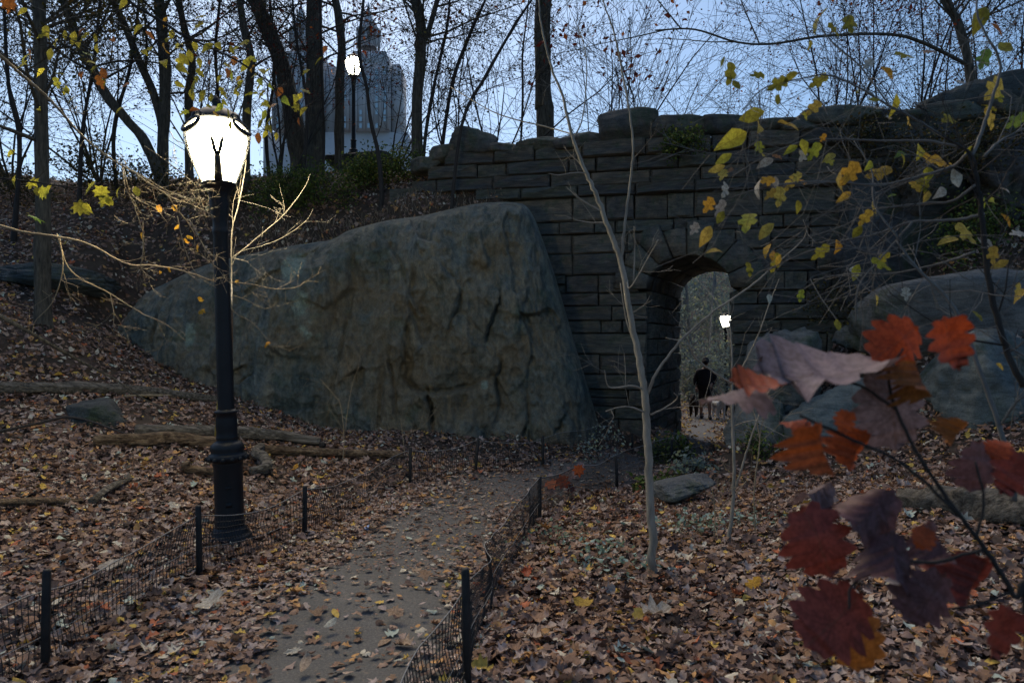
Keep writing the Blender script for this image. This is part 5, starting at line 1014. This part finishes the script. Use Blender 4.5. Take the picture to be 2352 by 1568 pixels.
rf = P(2400, 1750, D); rf[2] = gz(rf[0], rf[1]) - .03
t, _ = sapling('red oak sapling with big red and mauve leaves nearest the camera', 'oak_sapling', [
  ([rf] + pp([(2360, 1460), (2330, 1370), (2255, 1250), (2180, 1150), (2090, 1010), (2040, 870), (2075, 800)], D, D), [.006, .005, .005, .004, .003, .002]), (pp([(2200, 1180), (2080, 1070), (1960, 1010), (1850, 960), (1840, 955)], D, D - .05), [.003, .003, .002]), (pp([(2260, 1260), (2150, 1290), (2050, 1290), (1960, 1340), (1950, 1400)], D, D - .05), [.003, .003, .002]),
  (pp([(2060, 940), (1960, 880), (1850, 880), (1700, 890)], D, D), [.003, .002]), (pp([(2240, 1240), (2260, 1150), (2240, 1060)], D, D), [.003, .002]), (pp([(2320, 1360), (2240, 1390), (2150, 1400)], D, D), [.003, .002])], 42, 'darkbark', extra=0)
OL = [(1890, 862, 325, 'mauve', (-.06, -.30, 1), .02, (-1, .1, -.06)), (1692, 902, 190, 'mauve', (-.05, -.14, 1), .02, (-1, 0, .08)), (1735, 885, 130, 'orangered', (0, -.5, 1), .05, (-1, 0, .1)), (2062, 785, 150, 'orangered', (0, -1, .4), .1), (2180, 790, 135, 'orangered', (.3, -1, .2), .1), (2050, 940, 215, 'mauve', (0, -1, .1), .1), (2115, 870, 110, 'rust', (.9, -.5, .3), .1),
      (1828, 969, 85, 'orangered', (0, -.5, 1), .1), (1936, 968, 62, 'orangered', (0, -1, .3), .2), (1890, 1032, 130, 'orangered', (0, -1, .2), .1), (1968, 1034, 115, 'orangered', (.2, -1, .2), .1), (2200, 995, 75, 'rust', (.2, -1, 0), .2), (2250, 1072, 140, 'plum', (0, -1, .2), .15), (2318, 1085, 130, 'crimson', (0, -1, .2), .15), (2290, 1030, 70, 'orangered', (0, -.6, .6), .1),
      (1882, 1245, 190, 'crimson', (0, -1, .25), .1), (2052, 1278, 150, 'plum', (0, -.7, .7), .1), (2005, 1172, 165, 'plum', (0, -.7, .7), .1), (1880, 1125, 110, 'mauve', (0, -.35, 1), .1), (2160, 1245, 120, 'plum', (0, -1, .4), .1), (1918, 1425, 205, 'crimson', (0, -1, .2), .1), (1985, 1478, 170, 'rust', (.1, -1, 0), .1), (2130, 1375, 150, 'plum', (0, -1, .1), .1), (2235, 1340, 160, 'crimson', (.2, -1, .2), .1), (2290, 1450, 140, 'crimson', (.4, -1, 0), .1), (2120, 1235, 60, 'orangered', (0, -.8, .5), .1)]
for u, v, s_, c_, nr, sg, *ax_ in OL:
    put_leaf(t, 'oak_leaf', RO[gq.integers(4)], c_, u, v, D + gq.uniform(-.12, .1), s_ / F * D * (1.0 if s_ > 250 else .92), nr, sg, gq, ax_[0] if ax_ else (gq.uniform(-1.2, .4), 0, -1 + gq.uniform(-.3, .6)))
# little red maple seedling at the right fence
p0 = gpt(1310, 1150, 6.7)
t, _ = sapling('small maple seedling with pink red leaves at the right fence', 'maple_seedling', [([p0 - np.array((0, 0, .02))] + pp([(1308, 1125), (1300, 1100), (1310, 1080)], p0[1]), [.004, .003, .002]), (pp([(1304, 1110), (1280, 1110), (1262, 1115)], p0[1]), [.002, .0015])], 44, 'twig')
for u, v, s_, c_ in [(1270, 1112, 36, 'orangered'), (1292, 1108, 34, 'orangered'), (1312, 1085, 36, 'mauve'), (1330, 1082, 28, 'orangered'), (1298, 1095, 26, 'mauve'), (1262, 1125, 26, 'mauve'), (1335, 1070, 20, 'mauve'), (1310, 1120, 22, 'crimson')]: put_leaf(t, 'leaf', LV['maple'][gq.integers(3)], c_, u, v, p0[1] + gq.uniform(-.06, .06), s_ / F * p0[1] * 1.1, (0, -1, .6), .3, gq)
# ------------------------------------------------------------------ beyond the arch: woods, notice board, person, dogs
for i, (lab, u, d, hh, r0) in enumerate([('tree behind the notice board beyond the arch', 1590, 34, 7, .12), ('tree right of the far lamp beyond the arch', 1700, 36, 7, .14), ('slim tree beyond the arch above the person', 1640, 40, 8, .1), ('leaning slim tree beyond the arch left of the far lamp', 1625, 32, 6, .07), ('far trunk beyond the arch at left jamb', 1570, 44, 8, .16)]):
    x, y = (u - CU) / F * d, d; z = gz(x, y); g_ = np.random.default_rng(400 + i); ln = g_.normal(0, .5)
    tree(lab, [(x, y, z), (x + ln * .3, y, z + hh * .4), (x + ln, y, z + hh)], [r0, r0 * .8, r0 * .4], 400 + i, nb=14, blen=(1.5, 3.2), leaf='woodsleaf', nleaf=1500, lsize=(.12, .24), group='trees beyond the arch', name='woodland_tree', tb=.15, k=7, bark='hazewood')
for i, (lab, u, d, hh, nl) in enumerate([('yellowing bush beyond the arch beside the person', 1612, 26, 1.7, 700), ('green bush beyond the arch right of the far lamp', 1690, 29, 2.0, 900), ('green scrub beyond the arch at the left jamb', 1575, 28, 1.3, 600), ('tall green bush filling the view beyond the arch', 1660, 38, 4., 1500), ('grey green bush high on the far slope', 1600, 46, 4.5, 1500)]):
    x, y = (u - CU) / F * d, d; bush(lab, 0, 0, d, hh, 7, 420 + i, 'woodsleaf', int(nl * 2.2), 'hazewood', base=(x, y, gz(x, y)), r0=.02, spread=.5, name='woodland_bush', lsize=(.08, .17), lspread=.3, group='bushes beyond the arch')
p = P(1592, 838, 27); bz = gz(p[0], p[1]); t = empty('notice_board', (p[0], p[1], bz)); tag(t, 'small white notice board beyond the arch left of the person', 'sign')
h = p[2] - bz
G = Geo(); G.box((0, 0, h), (.4, .04, .4)); G.build('board', M['signw'], t)
G = Geo(); G.box((-.02, -.024, h + .06), (.28, .012, .15)); G.build('panel', M['signd'], t)
for s_ in (-.16, .16): G = Geo(); G.tube([(s_, .03, -.2), (s_, .03, h - .15)], .025, 6); G.build('post', M['signd'], t)
def skin(verts, edges, root, sub=2):
    me = bpy.data.meshes.new('skin'); me.from_pydata([v[:3] for v in verts], edges, []); o = bpy.data.objects.new('skin', me); COL.objects.link(o); o.modifiers.new('s', 'SKIN')
    for i, v in enumerate(verts):
        r = v[3]; me.skin_vertices[0].data[i].radius = (r, r if len(v) < 5 else v[4])
        me.skin_vertices[0].data[i].use_root = (i == root)
    m = o.modifiers.new('d', 'SUBSURF'); m.levels = sub; m.render_levels = sub
    bpy.context.view_layer.update(); dg = bpy.context.evaluated_depsgraph_get(); out = bpy.data.meshes.new_from_object(o.evaluated_get(dg)); bpy.data.objects.remove(o)
    for q in out.polygons: q.use_smooth = True
    return out
def mesh_arrays(me):
    V = np.zeros(len(me.vertices) * 3, dtype=np.float32); me.vertices.foreach_get('co', V); q = [tuple(p.vertices) for p in me.polygons]
    return V.reshape(-1, 3), [np.array([f for f in q if len(f) == k_]) for k_ in (3, 4) if any(len(f) == k_ for f in q)]
PF = P(1620, 955, 20.4); pz0 = gz(PF[0], PF[1]) + .03
person = empty('person', (PF[0], PF[1], pz0), (0, 0, R(-12))); tag(person, 'person in black jacket, cap and shorts walking dogs beyond the arch', 'person')
# faces -Y; right leg (x<0) back, left leg forward
bv = [(0, 0, .95, .13, .11), (0, 0, 1.15, .13, .1), (0, .01, 1.36, .15, .1), (0, -.01, 1.5, .055), (0, -.03, 1.58, .06), (0, -.045, 1.66, .082, .095), (0, -.04, 1.74, .075, .085), (0, -.145, 1.65, .014), (.17, .0, 1.42, .06), (.25, .0, 1.17, .045), (.16, -.16, 1.02, .036), (-.17, 0, 1.42, .06), (-.26, .02, 1.14, .045), (-.25, -.06, .92, .034),
      (.1, 0, .88, .085), (.11, -.10, .5, .058), (.11, -.13, .38, .055), (.12, -.17, .1, .037), (.12, -.30, .035, .035), (-.1, 0, .88, .085), (-.11, -.02, .5, .058), (-.11, .05, .38, .054), (-.11, .16, .12, .037), (-.11, .05, .035, .035), (.085, -.03, 1.66, .018), (-.085, -.03, 1.66, .018)]
be = [(0, 1), (1, 2), (2, 3), (3, 4), (4, 5), (5, 6), (5, 7), (2, 8), (8, 9), (9, 10), (2, 11), (11, 12), (12, 13), (0, 14), (14, 15), (15, 16), (16, 17), (17, 18), (0, 19), (19, 20), (20, 21), (21, 22), (22, 23), (5, 24), (5, 25)]
V, ps = mesh_arrays(skin(bv, be, 0)); G = Geo(); G.add(V, ps)
for hx, hy, hz, sx in ((.15, -.18, 1.0, 1), (-.25, -.08, .88, -1)):      # hands, closed round the leashes
    G.tube([(hx, hy + .03, hz + .04), (hx, hy, hz), (hx, hy - .02, hz - .04)], [.03, .038, .03], 8)
    for f_ in range(4):
        yy = hy - .03 + f_ * .019; G.tube([(hx + sx * .02, yy, hz - .03), (hx + sx * .03, yy, hz - .075 + f_ * .004), (hx, yy, hz - .095 + f_ * .005), (hx - sx * .03, yy, hz - .07)], [.010, .0095, .009, .007], 6)
    G.tube([(hx - sx * .01, hy - .03, hz), (hx - sx * .035, hy - .055, hz - .03), (hx - sx * .02, hy - .06, hz - .06)], [.012, .011, .008], 6)
G.build('body', M['skin'], person, True)
jv = [(0, 0, .78, .22, .17), (0, 0, .88, .24, .18), (0, 0, 1.0, .255, .19), (0, 0, 1.2, .25, .19), (0, .01, 1.38, .19, .15), (0, 0, 1.5, .085), (.2, .0, 1.40, .10), (.285, .0, 1.16, .085), (.18, -.13, 1.03, .06), (-.2, 0, 1.40, .10), (-.29, .02, 1.14, .085), (-.265, -.03, .97, .058)]
o = link('jacket', skin(jv, [(0, 1), (1, 2), (2, 3), (3, 4), (4, 5), (4, 6), (6, 7), (7, 8), (4, 9), (9, 10), (10, 11)], 3), person, M['jacket'])
sv = [(0, 0, .92, .16, .13), (.1, 0, .8, .115), (.115, -.07, .56, .10), (-.1, 0, .8, .115), (-.115, 0, .56, .10)]
link('shorts', skin(sv, [(0, 1), (1, 2), (0, 3), (3, 4)], 0), person, M['shorts'])
G = Geo(); G.lathe([(.108, 1.68), (.115, 1.71), (.108, 1.76), (.085, 1.81), (.045, 1.835), (0, 1.84)], 18, (0, -.035, 0)); G.tube([(0, -.1, 1.7), (0, -.15, 1.695), (0, -.2, 1.685)], [.085, .08, .05], 8); G.build('cap', M['shorts'], person, True)
for sx, ly, lz in ((.12, -.17, 0), (-.11, .14, 0)):
    G = Geo(); G.tube([(sx, ly + .06, .05), (sx, ly - .02, .06), (sx, ly - .12, .045), (sx, ly - .2, .035), (sx, ly - .23, .03)], [.045, .052, .05, .045, .02], 10); G.tube([(sx, ly + .01, .06), (sx, ly + .02, .15)], [.05, .045], 10); G.build('shoe', M['shorts'], person, True)
def dog(label, u, v, d, hd, mtl, s=1.):
    p = P(u, v, d); t = empty('dog', (p[0], p[1], gz(p[0], p[1]) + .03), (0, 0, hd)); t.scale = (s, s, s); tag(t, label, 'dog', 'dogs on leashes beyond the arch')
    v_ = [(0, .32, .50, .105), (0, .05, .47, .115), (0, -.22, .48, .135), (0, -.33, .60, .085), (0, -.42, .70, .085), (0, -.53, .68, .05), (0, -.60, .66, .035), (.055, -.40, .77, .028), (.085, -.40, .70, .018), (-.055, -.40, .77, .028), (-.085, -.40, .70, .018), (0, .45, .52, .03), (0, .58, .62, .018),
          (.085, -.24, .40, .06), (.085, -.22, .24, .036), (.085, -.24, .12, .03), (.085, -.26, .025, .033), (-.085, -.24, .40, .06), (-.085, -.18, .24, .036), (-.085, -.16, .12, .03), (-.085, -.19, .025, .033),
          (.085, .32, .42, .08), (.085, .25, .30, .05), (.085, .38, .18, .03), (.085, .36, .09, .027), (.085, .33, .025, .032), (-.085, .32, .42, .08), (-.085, .20, .30, .05), (-.085, .32, .18, .03), (-.085, .29, .09, .027), (-.085, .26, .025, .032)]
    e_ = [(0, 1), (1, 2), (2, 3), (3, 4), (4, 5), (5, 6), (4, 7), (7, 8), (4, 9), (9, 10), (0, 11), (11, 12), (2, 13), (13, 14), (14, 15), (15, 16), (2, 17), (17, 18), (18, 19), (19, 20), (0, 21), (21, 22), (22, 23), (23, 24), (24, 25), (0, 26), (26, 27), (27, 28), (28, 29), (29, 30)]
    link('body', skin(v_, e_, 1), t, M[mtl]); G = Geo(); th = np.linspace(0, 2 * math.pi, 13); G.tube(np.c_[np.cos(th) * .085, -.345 + np.sin(th) * .07, .62 + np.sin(th) * .05], .012, 6, False); G.build('collar', M['signd'], t)
    return t, np.array(p)
dA, pA = dog('dark brown dog left of the person beyond the arch', 1593, 944, 20.9, R(-20), 'brownfur', .92)
dB, pB = dog('white dog just right of the person beyond the arch', 1651, 944, 20.3, R(6), 'whitefur', .88)
dC, pC = dog('black dog at the right jamb beyond the arch', 1668, 945, 21.0, R(8), 'blackfur', .85)
bpy.context.view_layer.update()
for lab, dg_, hand in (('dark leash from the person to the brown dog', dA, (-.25, -.1, .86)), ('dark leash from the person to the white dog', dB, (.15, -.19, .95)), ('long sagging dark leash from the person to the black dog', dC, (.15, -.19, .96))):
    a = np.array(person.matrix_world @ Vector(hand)); b = np.array(dg_.matrix_world @ Vector((0, -.3, .66))); m = (a + b) / 2 - np.array((0, .12, .12)); G = Geo(); G.tube(spline([a, m, b], 6), .009, 5); tag(G.build('leash', M['net']), lab, 'leash', 'dog leashes')

# ------------------------------------------------------------------ twin towered building far behind the hill
DB = 250.
def bx(u0, u1, v0, v1, dep, off=0):
    a = P(u0, v1, DB); b = P(u1, v0, DB); return ((a[0] + b[0]) / 2, DB + dep / 2 + off, (a[2] + b[2]) / 2), (b[0] - a[0], dep, b[2] - a[2])
bl = empty('apartment_tower', P(770, 430, DB)); tag(bl, 'distant pale twin towered apartment building behind the trees', 'building'); bo = np.array(bl.location)
def bpart(name, boxes, extra=None):
    G = Geo()
    for b in boxes: c, s_ = bx(*b); G.box(np.array(c) - bo, s_)
    if extra: extra(G)
    return G.build(name, M['tower'], bl)
bpart('base_block', [(600, 935, 300, 460, 30, 2)])
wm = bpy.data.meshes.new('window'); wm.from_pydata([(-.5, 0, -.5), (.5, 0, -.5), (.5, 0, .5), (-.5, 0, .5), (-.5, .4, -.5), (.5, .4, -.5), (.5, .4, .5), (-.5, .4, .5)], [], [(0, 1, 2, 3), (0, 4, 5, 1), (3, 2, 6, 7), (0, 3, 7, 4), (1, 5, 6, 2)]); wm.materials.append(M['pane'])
for c_u, nm in ((846, 'right tower'), (692, 'left tower')):
    sh = c_u - 846
    tw = bpart('tower', [(780 + sh, 894 + sh, 145, 299, 22, 0), (897 + sh, 915 + sh, 140, 299, 16, 3), (808 + sh, 884 + sh, 112, 145, 18, 2)] + [(780 + sh + i * 18.4, 784 + sh + i * 18.4, 148, 298, 1.2, -.9) for i in range(7)])
    tw['label'] = nm
    def lantern(G, sh=sh):
        c = P(846 + sh, 112, DB + 11) - bo; k_ = DB / F
        for i in range(12):
            a = i * math.pi / 6; G.tube([c + np.array((26 * k_ * math.cos(a), 26 * k_ * math.sin(a), 0)), c + np.array((26 * k_ * math.cos(a), 26 * k_ * math.sin(a), 38 * k_))], .55, 6)
        G.lathe([(20 * k_, 0), (20 * k_, 38 * k_), (29 * k_, 38 * k_), (29 * k_, 44 * k_), (22 * k_, 46 * k_), (20 * k_, 58 * k_), (14 * k_, 66 * k_), (9 * k_, 72 * k_), (8 * k_, 84 * k_), (4 * k_, 92 * k_), (1.2 * k_, 110 * k_), (0, 112 * k_)], 20, c)
    o = bpart('lantern', [], lantern); o.parent = tw
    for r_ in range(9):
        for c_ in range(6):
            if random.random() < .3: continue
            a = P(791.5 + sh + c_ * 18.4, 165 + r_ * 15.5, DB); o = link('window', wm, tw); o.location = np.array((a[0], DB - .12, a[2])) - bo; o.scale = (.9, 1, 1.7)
